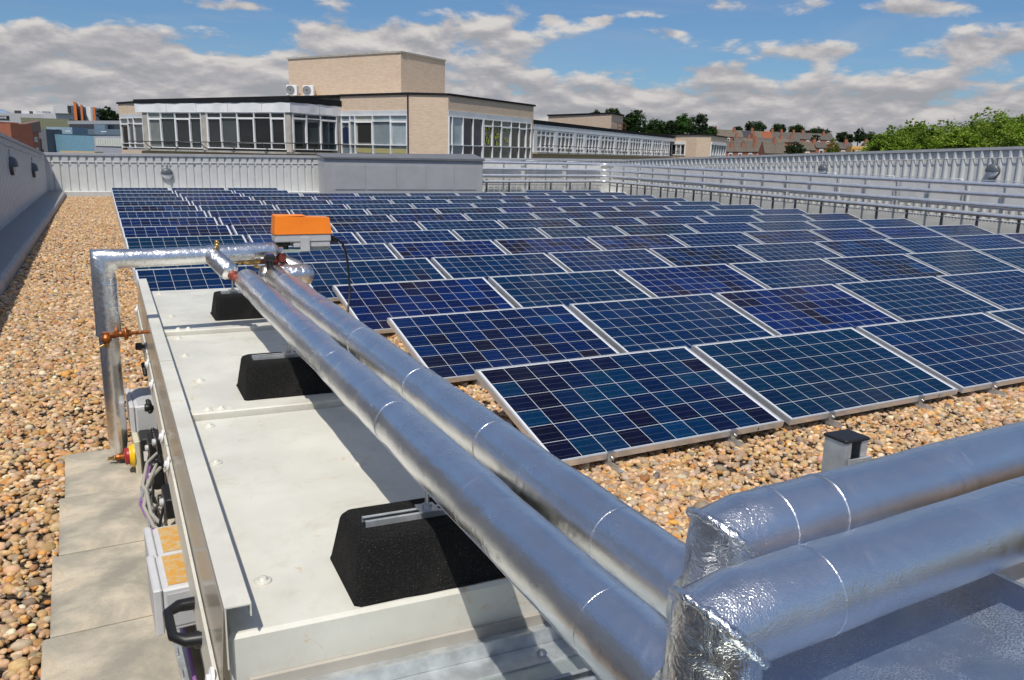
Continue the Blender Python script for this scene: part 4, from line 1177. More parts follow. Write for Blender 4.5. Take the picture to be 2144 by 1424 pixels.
# rusty drain valve on the riser, and the stop valve at its foot
dv = thing('drain_valve', 'rusty orange drain valve on the foil riser left of the unit', 'valve', (-1.99, 1.03, .70))
b = MB(); b.lathe((-2.0, 1.03, .752), (0, 0, -1), [(0, .018), (.02, .018), (.021, .024), (.045, .024), (.046, .016), (.055, .016)], 12); b.lathe((-1.985, 1.03, .735), (1, 0, .02), [(0, .017), (.03, .017), (.031, .013), (.045, .013)], 12); b.build('tee', 'copper_rust', dv)
b = MB(); b.lathe((-1.94, 1.03, .737), (1, 0, .02), [(0, .016), (.02, .016), (.021, .030), (.026, .034), (.032, .034), (.038, .028), (.039, .018), (.055, .018)], 8); b.build('union_nut', 'copper_rust', dv)
b = MB(); b.tube([(-1.885, 1.03, .738), (-1.80, 1.035, .738)], .009, 10); b.build('tail_pipe', 'copper_rust', dv)
b = MB(); b.tube([(-2.0, 1.03, .70), (-2.0, 1.03, .672)], .010, 10); b.tube([(-2.0, 1.03, .695), (-2.035, 1.02, .68)], .007, 8); b.build('spout', 'brass', dv)
sv_ = thing('stop_valve', 'short copper stop valve with brass tip at the foot of the foil riser', 'valve', (-1.98, 1.06, .08))
b = MB(); b.lathe((-2.0, 1.055, .085), (1, -.3, .04), [(0, .016), (.05, .016), (.051, .012), (.07, .012)], 12); b.build('body', 'copper_rust', sv_)
b = MB(); b.lathe((-2.005, 1.057, .083), (-1, .3, -.1), [(0, .013), (.014, .013), (.015, .008), (.04, .008)], 10); b.build('tip', 'brass', sv_)

# ------------------------------------------------------------------ pipe rack along the back and right walls
RX = 17.80
def rk(y): return RX + .036 * (y - 25.5)
ycor = 25.42
rzs = [(1.318, 1.318, 1.205), (1.068, 1.072, .978), (.812, .845, .722), (.575, .622, .495)]
names = ['topmost', 'second highest', 'third highest', 'lowest']
for (zl, zc, zr), nm in zip(rzs, names):
    o = thing('rack_pipe', nm + ' of four silver insulated pipes running along the parapet rack', 'pipe', (RX, ycor, zc), 'four long pipes on the parapet rack')
    b = MB(); xs = 12.0; pts = [(xs, ycor + .21, zl)]
    pts += [(RX - .3, ycor + .02, zc), (RX, ycor, zc), (rk(ycor - .3), ycor - .3, zc)]
    for q in range(1, 9): yy = ycor - .3 - q * 2.6; pts.append((rk(yy), yy, zc + (zr - zc) * (ycor - yy) / 17.8))
    b.tube(pts, .055, 16); b.build('insulated_run', 'rack_pipe', o)


def rack_module(label, A, B, first, count, dz):
    """A, B: ends of the module on the pipe line; the sheet hangs behind the upper pipes."""
    A, B = V(*A), V(*B); d = B - A; L_ = np.linalg.norm(d); d = d / L_; n = V(d[1], -d[0], 0)   # n points at the roof middle
    if n @ (V(8, 12, 0) - A) < 0: n = -n
    def T(s, o_, z): q = A + d * s + n * o_; return (q[0], q[1], z + dz[0] + (dz[1] - dz[0]) * s / L_)
    o = thing('pipe_rack', label, 'pipe rack', tuple(A), 'pipe rack sections along the walls')
    b = MB(); b.box(.10, L_ - .10, -.215, -.205, .73, 1.30, T=T); b.build('back_sheet', 'white_sheet', o)
    b = MB()
    b.tube([T(.14, -.20, 1.30), T(.14, -.20, 1.40), T(L_ - .14, -.20, 1.40), T(L_ - .14, -.20, 1.30)], .009, 8); b.build('top_rail', 'aluminium', o)
    for s in (.06, L_ * .52):
        b = MB(); b.box(s - .02, s + .02, -.115, -.075, -.2, 1.38, T=T); p_ = b.build('post', 'galv', o)
        b = MB()
        for z in (1.255, 1.01, .755, .515): b.box(s - .018, s + .018, -.074, .055, z - .012, z - .002, T=T)
        b.build('bracket', 'galv', p_)
    for s in (.34, L_ * .52 + .34):
        b = MB(); b.box(s - .025, s + .025, -.30, -.25, -.2, .66, T=T); l_ = b.build('leg', 'dark_steel', o)
        b = MB(); b.box(s - .05, s + .05, -.36, -.18, -.2, -.17 + .17, T=T); b.build('foot', 'black_plastic', l_)
    b = MB(); b.box(.0, L_, -.16, -.12, .46, .475, T=T)
    for q in range(int(L_ / .09)): b.box(.02 + q * .09, .07 + q * .09, -.165, -.161, .435, .459, T=T)
    b.build('cable_tray', 'galv', o)


bx = [12.1, 14.0, 15.9, 17.75]
for q in range(3):
    f0 = lambda x: ycor + .21 * (RX - x) / 5.8
    rack_module(['rack section beside the plant box, below the brick building', 'middle rack section along the back wall', 'rack section in the back corner on the back wall'][q], (bx[q], f0(bx[q]), 0), (bx[q + 1], f0(bx[q + 1]), 0), 0, 3, (0.0, 0.0))
yr = [25.3 - 2.0 * q for q in range(11)]
for q in range(10):
    zz = lambda y: -(ycor - y) / 17.8 * .11
    rack_module(ORD[q + 1] + ' rack section from the back corner along the right wall', (rk(yr[q]), yr[q], 0), (rk(yr[q + 1]), yr[q + 1], 0), 0, 3, (zz(yr[q]), zz(yr[q + 1])))

# ------------------------------------------------------------------ main brick building
PLN = {'A': ((1.59, 45.52), (7.58, 37.43)), 'B': ((7.58, 37.43), (10.65, 39.40)), 'C0': ((1.21, 57.37), (2.36, 53.84)), 'C': ((10.65, 39.40), (12.77, 35.23)), 'P': ((12.77, 35.23), (14.49, 34.31)),
       'D': ((14.49, 34.31), (21.90, 38.97)), 'W': ((23.22, 41.29), (53.92, 65.63)), 'EL': ((54.03, 66.15), (54.62, 62.92)), 'EP': ((54.62, 62.92), (56.26, 62.63)), 'ER': ((56.26, 62.63), (63.10, 67.70))}


def plane(p0, p1):
    p0, p1 = V(*p0, 0), V(*p1, 0); L_ = np.linalg.norm(p1 - p0); d = (p1 - p0) / L_; n = V(d[1], -d[0], 0)
    def T(s, o, z): q = p0 + d * s + n * o; return (q[0], q[1], z)
    return T, L_


def solid(mb, pts, z0, z1, col=None):
    mb.prism([(x, y, z0) for x, y in pts], (0, 0, z1 - z0), col)


PANE = [(.030, .038, .042), (.018, .022, .026), (.05, .062, .065), (.010, .012, .014), (.075, .085, .085), (.035, .05, .055), (.12, .13, .125)]
pr_ = random.Random(21)


def window(parent, T, xs, zs, cols=None, fr=.038, transom=None, low=None, mat='white_paint', thick=(.0, .07)):
    """xs: mullion positions; zs: (sill, head). One frame with its glazing as a sub-part."""
    b = MB(); z0, z1 = zs; f = fr
    for i, x in enumerate(xs):
        a, c = (x, x + f) if i == 0 else ((x - f, x) if i == len(xs) - 1 else (x - f / 2, x + f / 2))
        b.box(a, c, thick[0] - .05, thick[1], z0, z1, T=T)
    hs = [(z0, z0 + f), (z1 - f, z1)] + [(t - f / 2, t + f / 2) for t in (transom, low) if t is not None]
    for i in range(len(xs) - 1):
        a = xs[i] + (f if i == 0 else f / 2) + .001; c = xs[i + 1] - (f if i == len(xs) - 2 else f / 2) - .001
        for h0, h1 in hs: b.box(a, c, thick[0] - .045, thick[1] - .012, h0, h1, T=T)
        if i % 2 == 0 and transom and c - a > .5:     # opening sash
            lo = low if low else z0
            b.box(a, a + .05, thick[0] - .03, thick[1] - .006, lo + f / 2, transom - f / 2, T=T); b.box(c - .05, c, thick[0] - .03, thick[1] - .006, lo + f / 2, transom - f / 2, T=T)
            b.box(a + .051, c - .051, thick[0] - .03, thick[1] - .006, transom - f / 2 - .05, transom - f / 2, T=T)
    w = b.build('window', mat, parent)
    g = MB(); cuts = [z0] + ([low] if low else []) + ([transom] if transom else []) + [z1]
    for i in range(len(xs) - 1):
        cc = cols[i] if cols and i < len(cols) and cols[i] is not None else pr_.choice(PANE)
        for j in range(len(cuts) - 1):
            v = pr_.uniform(.7, 1.3) if j != len(cuts) - 2 else pr_.uniform(1.0, 1.8)
            g.add([T(xs[i], thick[0] - .02, cuts[j]), T(xs[i + 1], thick[0] - .02, cuts[j]), T(xs[i + 1], thick[0] - .02, cuts[j + 1]), T(xs[i], thick[0] - .02, cuts[j + 1])], [(0, 1, 2, 3)], tuple(min(.8, q * v) for q in cc))
    g.build('pane', 'pane', w)
    return w


def wallbox(mb, T, s0, s1, z0, z1, d=.30, o=0.0, col=None): mb.box(s0, s1, o - d, o, z0, z1, T=T, col=col)


bld = thing('brick_building', 'pale brick office building with black roof edge, glazed bay and roof tower', 'building', (12.8, 36.0, -9))
TA, LA = plane(*PLN['A']); TB, LB = plane(*PLN['B']); TC, LC = plane(*PLN['C']); TP, LP = plane(*PLN['P']); TD, LD = plane(*PLN['D']); T0, L0 = plane(*PLN['C0'])
ZR = 4.43
b = MB()
# piers, lintel courses and the walls below the sills
wallbox(b, TC, 0, LC, 3.62, ZR - .08); wallbox(b, TC, 0, LC, -9, 1.45)
wallbox(b, TP, 0, LP, -9, ZR - .08)
wallbox(b, TD, 0, LD, 3.66, ZR - .08); wallbox(b, TD, 8.50, LD, -9, 3.655); wallbox(b, TD, 0, 8.495, -9, 1.30)
b.build('brick_wall', 'buff_brick', bld); b = MB()
wallbox(b, T0, -.05, .16, -9, 4.25); wallbox(b, T0, .1605, 3.9, 3.58, 4.25); wallbox(b, T0, .1605, 3.9, -9, 1.35)
b.build('brick_wall', 'buff_brick', bld); b = MB()
wallbox(b, TA, -.2, LA - .002, -9, 1.38, .35); wallbox(b, TB, .002, LB, -9, 1.38, .35)
b.build('brick_wall', 'buff_brick', bld)
b = MB(); back = [(10.65, 39.40), (12.77, 35.23), (14.49, 34.31), (21.90, 38.97), (14.0, 54.0), (3.0, 62.0), (1.21, 57.37), (2.36, 53.84)]
inner = [(10.9, 39.75), (12.95, 35.75), (14.5, 34.9), (21.4, 39.2), (14.0, 53.5), (3.2, 61.5), (1.7, 57.4), (2.8, 54.2)]
solid(b, inner, -9, 1.3); solid(b, inner, 4.0, 4.40); b.build('roof_deck', 'concrete', bld)
b = MB(); solid(b, [(11.6, 40.1), (13.4, 36.9), (14.7, 36.3), (20.2, 39.9), (13.5, 52.5), (4.0, 60.0), (3.0, 57.0), (3.6, 54.5)], 1.3, 4.0); b.build('interior', 'black_fascia', bld)
b = MB()
for T, L_, e0, e1 in ((TC, LC, -.0, .0), (TP, LP, .0, .0), (TD, LD, .0, .12)): b.box(-.03 + e0, L_ + .03 + e1, -.36, .06, ZR - .079, ZR + .02, T=T)
b.box(-.2, 3.9, -.36, .06, 4.251, 4.36, T=T0)
b.hexa([(1.1, 57.6, 4.251), (2.2, 54.0, 4.251), (10.6, 39.5, 4.352), (10.9, 39.8, 4.352), (1.1, 57.6, 4.36), (2.2, 54.0, 4.36), (10.6, 39.5, 4.44), (10.9, 39.8, 4.44)])
b.build('roof_edge', 'black_fascia', bld)
for T_, a0_, a1_, z0_, z1_ in ((TC, .05, LC, 3.41, 3.619), (TD, .0, 8.49, 3.40, 3.659), (T0, .165, 3.9, 3.36, 3.579)):
    b = MB(); b.box(a0_, a1_, -.2, .03, z0_, z1_, T=T_); b.build('lintel', 'lintel', bld)
b = MB(); b.tube([TC(LC + .02, .05, ZR - .1), TC(LC + .02, .05, -2)], .035, 8); b.build('downpipe', 'black_fascia', bld)
# bay with deep black fascia and white crimped band
b = MB()
b.hexa([TA(-.35, .105, 3.81), TA(LA + .09, .105, 3.83), TA(LA + .09, -.35, 3.83), TA(-.35, -.35, 3.81), TA(-.35, .105, 4.02), TA(LA + .09, .105, 4.12), TA(LA + .09, -.35, 4.12), TA(-.35, -.35, 4.02)])
b.hexa([TB(-.09, .105, 3.83), TB(LB + .05, .105, 3.86), TB(LB + .05, -.35, 3.86), TB(-.09, -.35, 3.83), TB(-.09, .105, 4.12), TB(LB + .05, .105, 4.125), TB(LB + .05, -.35, 4.125), TB(-.09, -.35, 4.12)])
b.build('bay_fascia', 'black_fascia', bld)
b = MB()
def crimp(T, s0, s1, z0, z1, joints):
    n = int((s1 - s0) / .12)
    for i in range(n):
        a = s0 + (s1 - s0) * i / n; c = s0 + (s1 - s0) * (i + 1) / n
        w = lambda s: .012 * math.sin(s * 3.1) + .006 * math.sin(s * 7.7)
        sc = lambda s: .03 * abs(math.sin(s * 3.0))
        b.add([T(a, .085 + w(a), z0), T(c, .085 + w(c), z0), T(c, .085 - w(c), z1 - sc(c)), T(a, .085 - w(a), z1 - sc(a))], [(0, 1, 2, 3)], smooth=True)
    b.add([T(s0, .085, z0), T(s1, .085, z0), T(s1, -.2, z0), T(s0, -.2, z0)], [(0, 1, 2, 3)])
crimp(TA, -.30, LA + .085, 3.36, 3.84, ()); crimp(TB, -.085, LB, 3.36, 3.85, ())
b.build('white_band', 'white_fascia', bld)
b = MB()
for j in (2.01, 4.10, 6.22, 8.40): b.box(j - .012, j + .012, .09, .104, 3.36, 3.80, T=TA)
b.box(1.9, 1.92, .09, .104, 3.36, 3.82, T=TB); b.build('band_joint', 'lintel', bld)
b = MB()
for s0, s1 in ((.14, .56), (4.35, 4.71), (9.80, LA)): b.box(s0, s1, -.3, .02, 1.381, 3.359, T=TA)
b.box(.0, .10, -.3, .02, 1.381, 3.359, T=TB); b.box(3.30, LB, -.3, .02, 1.381, 3.359, T=TB); b.build('pillar', 'concrete', bld)
g_, t_, n_ = (.16, .18, .17), (.04, .055, .058), (.012, .02, .05)
window(bld, TA, [.565, 1.51, 2.52, 3.57, 4.345], (1.56, 3.355), [g_, t_, (.02, .024, .026), t_], transom=3.06, low=1.88)
window(bld, TA, [4.715, 5.69, 6.74, 7.84, 8.89, 9.795], (1.60, 3.355), [(.03, .036, .04), (.07, .085, .085), (.006, .008, .009), (.004, .005, .006), (.008, .012, .012)], transom=3.10, low=1.90)
window(bld, TB, [.105, 1.07, 2.07, 3.29], (1.62, 3.355), [(.02, .028, .032), (.05, .06, .062), (.022, .04, .06)], transom=3.12, low=1.93)
window(bld, T0, [.165, 1.4, 2.25, 3.7], (1.49, 3.355), [(.05, .06, .06), (.07, .09, .085), (.06, .07, .07)], transom=3.0, low=1.76)
window(bld, TC, [.05, .71, 1.06, 2.32, 3.53, LC], (1.46, 3.405), [(.14, .18, .21), (.20, .24, .26), (.30, .30, .27), (.26, .31, .33), (.28, .33, .35)], transom=3.10, low=1.95)
for q_, (s0, s1) in enumerate(((1.15, 2.2), (2.4, 3.45), (3.6, 4.6))):
    b = MB(); b.add([TC(s0, .012, 1.55), TC(s1, .012, 1.55), TC(s1, .012, 1.78), TC(s0, .012, 1.78)], [(0, 1, 2, 3)], (.40, .36, .16)); b.build('desk_front', 'tinted', bld)
b = MB(); b.add([TC(1.24, .012, 2.05), TC(2.16, .012, 2.05), TC(2.16, .012, 3.02), TC(1.24, .012, 3.02)], [(0, 1, 2, 3)], (.020, .020, .018)); b.build('open_sash', 'tinted', bld)
b = MB(); b.add([TC(.12, .012, 1.98), TC(.68, .012, 1.98), TC(.68, .012, 2.7), TC(.40, .012, 2.85), TC(.12, .012, 2.75)], [(0, 1, 2, 3, 4)], (.008, .015, .06))
b.build('curtain', 'tinted', bld)
yl = (.20, .24, .02)
window(bld, TD, [.0, .31, 1.28, 2.22, 3.17], (1.31, 3.395), [(.16, .20, .22), (.20, .25, .27), (.006, .010, .025), (.008, .012, .03)], transom=None, low=2.02)
wd = window(bld, TD, [3.22, 4.17, 5.07, 6.14, 7.05, 7.89, 8.47], (1.31, 3.395), [(.05, .07, .03), (.05, .07, .03), (.10, .12, .09), (.02, .025, .015), (.03, .035, .02), (.07, .07, .06)], transom=3.08, low=2.03)
b = MB(); rr = random.Random(3)      # yellow-green writing and shapes stuck inside two panes
for s0, s1, n in ((3.32, 4.08, 18), (4.28, 4.98, 18), (5.25, 5.95, 7)):
    for _ in range(n):
        s = rr.uniform(s0, s1 - .22); z = rr.uniform(2.1, 2.95); w_, h_ = rr.uniform(.06, .2), rr.uniform(.05, .16)
        b.add([TD(s, .012, z), TD(s + w_, .012, z + rr.uniform(-.04, .04)), TD(s + w_ * .8, .012, z + h_), TD(s + .02, .012, z + h_ * .8)], [(0, 1, 2, 3)], (.42, .50, .02))
b.build('window_sticker', 'tinted', wd)
# sill ledge and black guard rail in front of the bay
b = MB(); b.box(-.1, LA + .18, .02, .55, 1.40, 1.50, T=TA); b.box(-.0, LB + .1, .02, .55, 1.42, 1.50, T=TB); b.build('ledge', 'concrete', bld)
b = MB()
b.tube([TA(-.2, .75, 1.86), TA(LA + .5, .75, 1.92), TB(LB + .6, .62, 1.93)], .022, 8)
for s in (1.0, 2.9, 4.9, 6.8, 8.9): b.tube([TA(s, .72, 1.88), TA(s + .12, .70, 1.70), TA(s + .34, .5, 1.50)], .022, 6)
for s in (.9, 2.8): b.tube([TB(s, .68, 1.91), TB(s + .05, .6, 1.72), TB(s + .2, .5, 1.50)], .022, 6)
b.build('guard_rail', 'railing', bld)
# roof tower
TT, LT = plane((9.81, 46.83), (13.94, 39.27)); TR_, LR = plane((13.94, 39.27), (17.47, 41.57))
twp = [(9.81, 46.83), (13.94, 39.27), (17.47, 41.57), (13.34, 49.13)]
b = MB(); solid(b, twp, 4.3, 6.73); b.build('tower_wall', 'buff_brick', bld)
b = MB(); b.box(-.05, LT + .05, -.3, .05, 6.731, 6.82, T=TT); b.box(-.04, LR + .05, -.3, .05, 6.731, 6.82, T=TR_); b.build('tower_coping', 'concrete', bld)

for q, (x, y, lab) in enumerate(((9.62, 45.25, 'white outdoor condenser on the brick roof, left of its twin'), (10.46, 44.85, 'white outdoor condenser on the brick roof, nearer the tower wall'))):
    o = thing('condenser_unit', lab, 'air conditioner', (x, y, 4.44), 'condensers on the brick building roof')
    dcu = V(.83, -.56, 0); ncu = V(-.56, -.83, 0)
    def cu_(s, t, z): p_ = V(x, y, 0) + dcu * s + ncu * t; return (p_[0], p_[1], z)
    b = MB(); b.box(-.31, .31, -.15, .15, 4.62, 5.19, T=cu_, bevel=.02); b.build('casing', 'white_paint', o)
    b = MB()
    for rr_ in (.24, .17, .10): b.tube([cu_(-.07 + rr_ * math.cos(a), .175, 4.92 + rr_ * math.sin(a)) for a in np.linspace(0, 2 * math.pi, 21)], .012, 6, caps=False)
    b.build('fan_guard', 'lintel', o)
    b = MB(); b.lathe(cu_(-.07, .158, 4.92), ncu, [(0, .25), (.006, .25)], 24); b.build('fan_opening', 'dark_steel', o)
    b = MB(); b.box(-.28, -.22, -.14, .14, 4.42, 4.62, T=cu_); b.box(.22, .28, -.14, .14, 4.42, 4.62, T=cu_); b.build('foot', 'dark_steel', o)
    b = MB(); b.tube([cu_(.35, 0, 4.75), cu_(.42, 0, 4.73), cu_(.45, .0, 4.45)], .03, 8); b.build('pipe_tail', 'copper_rust', o)

# ------------------------------------------------------------------ long low wing, its end block and roof hut
wing = thing('brick_wing', 'long low glazed wing with black roof edge and white band, receding behind the rack', 'building', (23.2, 41.3, -9))
TW, LW = plane(*PLN['W'])
b = MB(); b.box(-.4, LW + .3, -7, 0, -9, 1.70, T=TW); b.build('brick_wall', 'buff_brick', wing)
b = MB(); b.box(-.4, LW, -7, -1.6, 1.70, 3.2, T=TW); b.build('interior', 'black_fascia', wing)
def zw(s): return s / LW * .13
b = MB(); b.hexa([TW(-.5, .10, 3.47), TW(LW + .1, .10, 3.62), TW(LW + .1, -7, 3.62), TW(-.5, -7, 3.47), TW(-.5, .10, 3.72), TW(LW + .1, .10, 3.83), TW(LW + .1, -7, 3.9), TW(-.5, -7, 3.8)]); b.build('roof_edge', 'black_fascia', wing)
b = MB()
n = 120
for i in range(n):
    a = -.4 + (LW + .4) * i / n; c = -.4 + (LW + .4) * (i + 1) / n; f_ = lambda s: .03 * abs(math.sin(s * 1.7))
    b.add([TW(a, .08, 3.16 + zw(a)), TW(c, .08, 3.16 + zw(c)), TW(c, .08, 3.50 + zw(c) - f_(c)), TW(a, .08, 3.50 + zw(a) - f_(a))], [(0, 1, 2, 3)])
b.add([TW(-.4, .08, 3.16), TW(LW, .08, 3.29), TW(LW, -.6, 3.29), TW(-.4, -.6, 3.16)], [(0, 1, 2, 3)])
b.build('white_band', 'white_fascia', wing)
b = MB(); b.box(-.4, LW, .01, .5, 1.701, 1.80, T=TW); b.build('ledge', 'concrete', wing)
edges = [0.0, 3.7, 7.4, 9.7, 13.3, 17.4, 21.6, 25.7, 29.7, 33.6, 37.2]
for i in range(len(edges) - 1):
    a, c = edges[i] + .45, edges[i + 1] - .12; nn = 5 if c - a > 2.6 else 4
    xs = [a + (c - a) * q / (nn - 1) for q in range(nn)]
    cols = [pr_.choice([(.03, .03, .028), (.05, .045, .04), (.02, .022, .022), (.09, .09, .08), (.06, .06, .055), (.12, .10, .08)]) for _ in range(nn)]
    if i == 3: cols[1] = cols[2] = (.012, .03, .12)
    if i == 5: cols[2] = (.012, .03, .12)
    if i in (0, 9): cols[nn - 2] = (.10, .13, .04)
    window(wing, TW, xs, (1.81, 3.15 + zw(a)), cols, fr=.085, transom=2.85 + zw(a), low=2.1, thick=(.0, .072))
    b = MB(); b.box(edges[i] + .0, edges[i] + .42, -.35, .075, 1.801, 3.155 + zw(a), T=TW); b.build('pillar', 'white_fascia', wing)
b = MB(); b.tube([TW(-.3, .7, 2.2), TW(LW, .7, 2.3)], .025, 6)
for q in range(20): s = .8 + q * 1.95; b.tube([TW(s, .7, 2.2 + zw(s)), TW(s + .25, .6, 1.95 + zw(s)), TW(s + .5, .5, 1.8)], .025, 6)
b.build('guard_rail', 'railing', wing)

endb = thing('brick_block', 'pale brick block with white framed windows at the far end of the wing', 'building', (55.5, 64.5, -9))
TEL, LEL = plane(*PLN['EL']); TEP, LEP = plane(*PLN['EP']); TER, LER = plane(*PLN['ER'])
b = MB(); ep = [(53.7, 68.2), (54.03, 66.15), (54.62, 62.92), (56.26, 62.63), (63.10, 67.70), (60.0, 74.0)]
solid(b, ep, 3.3, 3.95); b.build('upper_wall', 'buff_brick', endb); b = MB(); solid(b, ep, -9, 1.9)
wallbox(b, TEL, 1.9, LEL, 1.9, 3.3); wallbox(b, TEP, 0, LEP, 1.901, 3.299, .8); wallbox(b, TER, 7.8, LER, 1.901, 3.299)
b.build('brick_wall', 'buff_brick', endb)
b = MB(); solid(b, [(54.4, 67.6), (54.6, 66.2), (55.2, 63.6), (56.2, 63.3), (62.2, 67.8), (59.6, 73.0)], 1.9, 3.3); b.build('interior', 'black_fascia', endb)
b = MB(); solid(b, [(53.6, 68.3), (53.93, 66.1), (54.55, 62.82), (56.28, 62.53), (63.25, 67.70), (60.0, 74.2)], 3.951, 4.06); b.build('roof_edge', 'black_fascia', endb)
window(endb, TEL, [.05, .7, 1.3, 1.9], (1.91, 3.29), [(.02, .02, .02), (.3, .3, .3), (.03, .03, .03)], fr=.1, transom=3.0)
window(endb, TER, [.15, 1.37, 2.8, 4.04, 5.3, 6.6, 7.78], (1.91, 3.29), [(.09, .10, .11)] * 4 + [(.01, .02, .10)] * 2, fr=.16)
b = MB(); b.box(.1, 7.8, .02, .12, 3.05, 3.32, T=TER); b.build('lintel', 'white_fascia', endb)
b = MB(); b.box(.0, 1.9, .02, .12, 3.02, 3.28, T=TEL); b.build('lintel', 'white_fascia', endb)

hut = thing('roof_hut', 'plain pale brick roof hut standing on the long wing', 'building', (36.8, 54.0, 3.5))
b = MB(); solid(b, [(35.51, 60.33), (36.85, 52.63), (39.48, 54.72), (38.14, 62.42)], 3.4, 4.97); b.build('brick_wall', 'buff_brick', hut)
b = MB(); solid(b, [(35.4, 60.4), (36.82, 52.5), (39.62, 54.7), (38.2, 62.6)], 4.971, 5.09); b.build('roof_edge', 'black_fascia', hut)
b = MB()
T2_, _l = plane((36.85, 52.63), (39.48, 54.72))
for z in (3.95, 4.3): b.tube([T2_(.2, .5, z), T2_(2.6, .5, z)], .03, 6)
for s in (.2, 1.4, 2.6): b.tube([T2_(s, .5, 3.5), T2_(s, .5, 4.3)], .03, 6)
b.build('ladder_rail', 'copper_rust', hut)

# ------------------------------------------------------------------ the town beyond: left side
def slabf(mb, p0, p1, z0, z1, depth, col=None, off=0.0):
    T, L_ = plane(p0, p1); mb.box(0, L_, -depth, off, z0, z1, T=T, col=col)
    return T, L_


mall = thing('shopping_mall', 'large pale grey shopping mall with plain cladding and roof plant, far left', 'building', (-10, 200, -9))
b = MB(); slabf(b, (-32, 215), (0.0, 197.8), -9, 7.62, 40, (.42, .42, .43)); slabf(b, (-5.5, 198.7), (0.0, 195.8), -9, 7.75, 3, (.50, .50, .51)); b.build('cladding_wall', 'tinted', mall)
b = MB(); slabf(b, (-3.6, 196.9), (-0.3, 195.2), 7.76, 9.40, 14, (.55, .55, .56)); up = b.build('upper_block', 'tinted', mall)
b = MB(); slabf(b, (-0.95, 195.3), (-0.45, 195.0), 7.9, 9.33, .5, (.03, .03, .035)); b.build('louvre', 'tinted', up)
b = MB()
for (x0, x1, zz, c) in ((-11.0, -9.8, 8.30, .04), (-9.7, -8.2, 8.25, .62), (-8.1, -7.6, 8.2, .05), (-7.5, -5.6, 8.3, .6)):
    yy = 206.3 - (x0 + 11.2) * .545
    slabf(b, (x0, yy), (x1, yy - (x1 - x0) * .545), 7.63, zz, 3, (c, c, c))
b.build('roof_vent', 'tinted', mall)
b = MB(); b.sphere((-17.5, 232, 5.2), 7.0, 24, 10, (.30, .42, .55), .62, 0, 90); b.build('glass_dome', 'pane', mall)


def lettering(txt, T, s, z, h, o, parent, mat, name='lettering', vertical=False, stretch=1.0):
    """Flat letters standing on a facade: built from a text curve, kept as a mesh."""
    cu = bpy.data.curves.new(name, 'FONT'); cu.body = txt; cu.size = h; cu.extrude = 0.02
    tmp = bpy.data.objects.new(name, cu); COL.objects.link(tmp)
    dg = bpy.context.evaluated_depsgraph_get(); me = bpy.data.meshes.new_from_object(tmp.evaluated_get(dg))
    bpy.data.objects.remove(tmp, do_unlink=True)
    org = ORG.get(parent.name, np.zeros(3))
    for v in me.vertices:
        x, y, w = v.co; x *= stretch
        if vertical: x, y = -y, x
        v.co = V(*T(s + x, o + w, z + y)) - org
    me.materials.clear(); me.materials.append(M[mat])
    ob = bpy.data.objects.new(name, me); COL.objects.link(ob); ob.parent = parent
    return ob


TS, LS = plane((-15.0, 206.0), (-0.0, 197.8))
b = MB(); b.box(-.4, 3.52, .0, .25, 6.30, 7.06, T=TS); sg = b.build('shop_sign', 'black_plastic', mall)
lettering('HAMS', TS, 1.15, 6.45, .66, .28, sg, 'white_paint', stretch=1.08)
sgn = b = MB(); slabf(b, (-4.55, 201.6), (-2.0, 200.2), 7.76, 7.80, .2, (.3, .3, .3)); ms = b.build('roof_sign', 'tinted', mall)
TM, LM = plane((-6.9, 203.0), (-3.9, 201.4))
lettering('MARK', TM, 0.1, 7.72, .74, .05, ms, 'coping', stretch=1.45)

fins = [((-0.07, 172.45), (0.38, 172.22), (1.28, 189.13), 9.18, 8.83, True), ((1.02, 171.74), (1.34, 171.58), (2.29, 188.45), 8.71, 8.31, False), ((3.03, 170.55), (3.38, 170.37), (4.55, 187.11), 8.33, 7.90, False)]
fl = ['tallest orange edged entrance fin with vertical white letters', 'middle orange edged fin beside the tallest one', 'rightmost orange edged fin next to the tree']
for (p0, p1, pb_, z0, z1, txt), lab in zip(fins, fl):
    o = thing('entrance_fin', lab, 'fin', (p0[0], p0[1], -9), 'orange fins on the shopping mall')
    p0_, p1_, pb2 = V(*p0, 0), V(*p1, 0), V(*pb_, 0)
    b = MB(); e = V(.02, .25, 0)
    b.hexa([(*p0, -9), (*p1, -9), (*(p1_ + e)[:2], -9), (*(p0_ + e)[:2], -9), (*p0, z0), (*p1, z0), (*(p1_ + e)[:2], z0), (*(p0_ + e)[:2], z0)], (.62, .16, .03)); b.build('front_edge', 'tinted', o)
    b = MB(); e2 = e * 1.02; q0 = pb2 - (p1_ - p0_)
    b.hexa([(*(p0_ + e2)[:2], -9), (*(p1_ + e2)[:2], -9), (*pb2[:2], -9), (*q0[:2], -9), (*(p0_ + e2)[:2], z0 - .02), (*(p1_ + e2)[:2], z0 - .02), (*pb2[:2], z1), (*q0[:2], z1)], (.13, .125, .125)); sd = b.build('side', 'tinted', o)
    if txt:
        Tf, Lf = plane((p1[0] + .05, p1[1] + .6), pb_)
        lettering('DEBE', Tf, 9.6, 5.2, 1.75 * 1.0, .06, sd, 'white_paint', vertical=True, stretch=.42)
o = thing('mall_atrium', 'bright white panel of the mall between two orange fins', 'building', (2.4, 174, -9))
b = MB(); slabf(b, (2.0, 173.5), (2.72, 173.1), -9, 8.39, 4, (.80, .80, .78)); slabf(b, (2.73, 173.0), (3.05, 172.8), -9, 8.20, 4, (.42, .42, .46)); b.build('wall', 'tinted', o)
o = thing('olive_shed', 'low olive green shed in front of the pale mall', 'building', (-5, 164, -9))
b = MB(); slabf(b, (-8.4, 164.4), (-1.1, 163.0), -9, 5.72, 12, (.20, .205, .125)); b.build('wall', 'tinted', o)
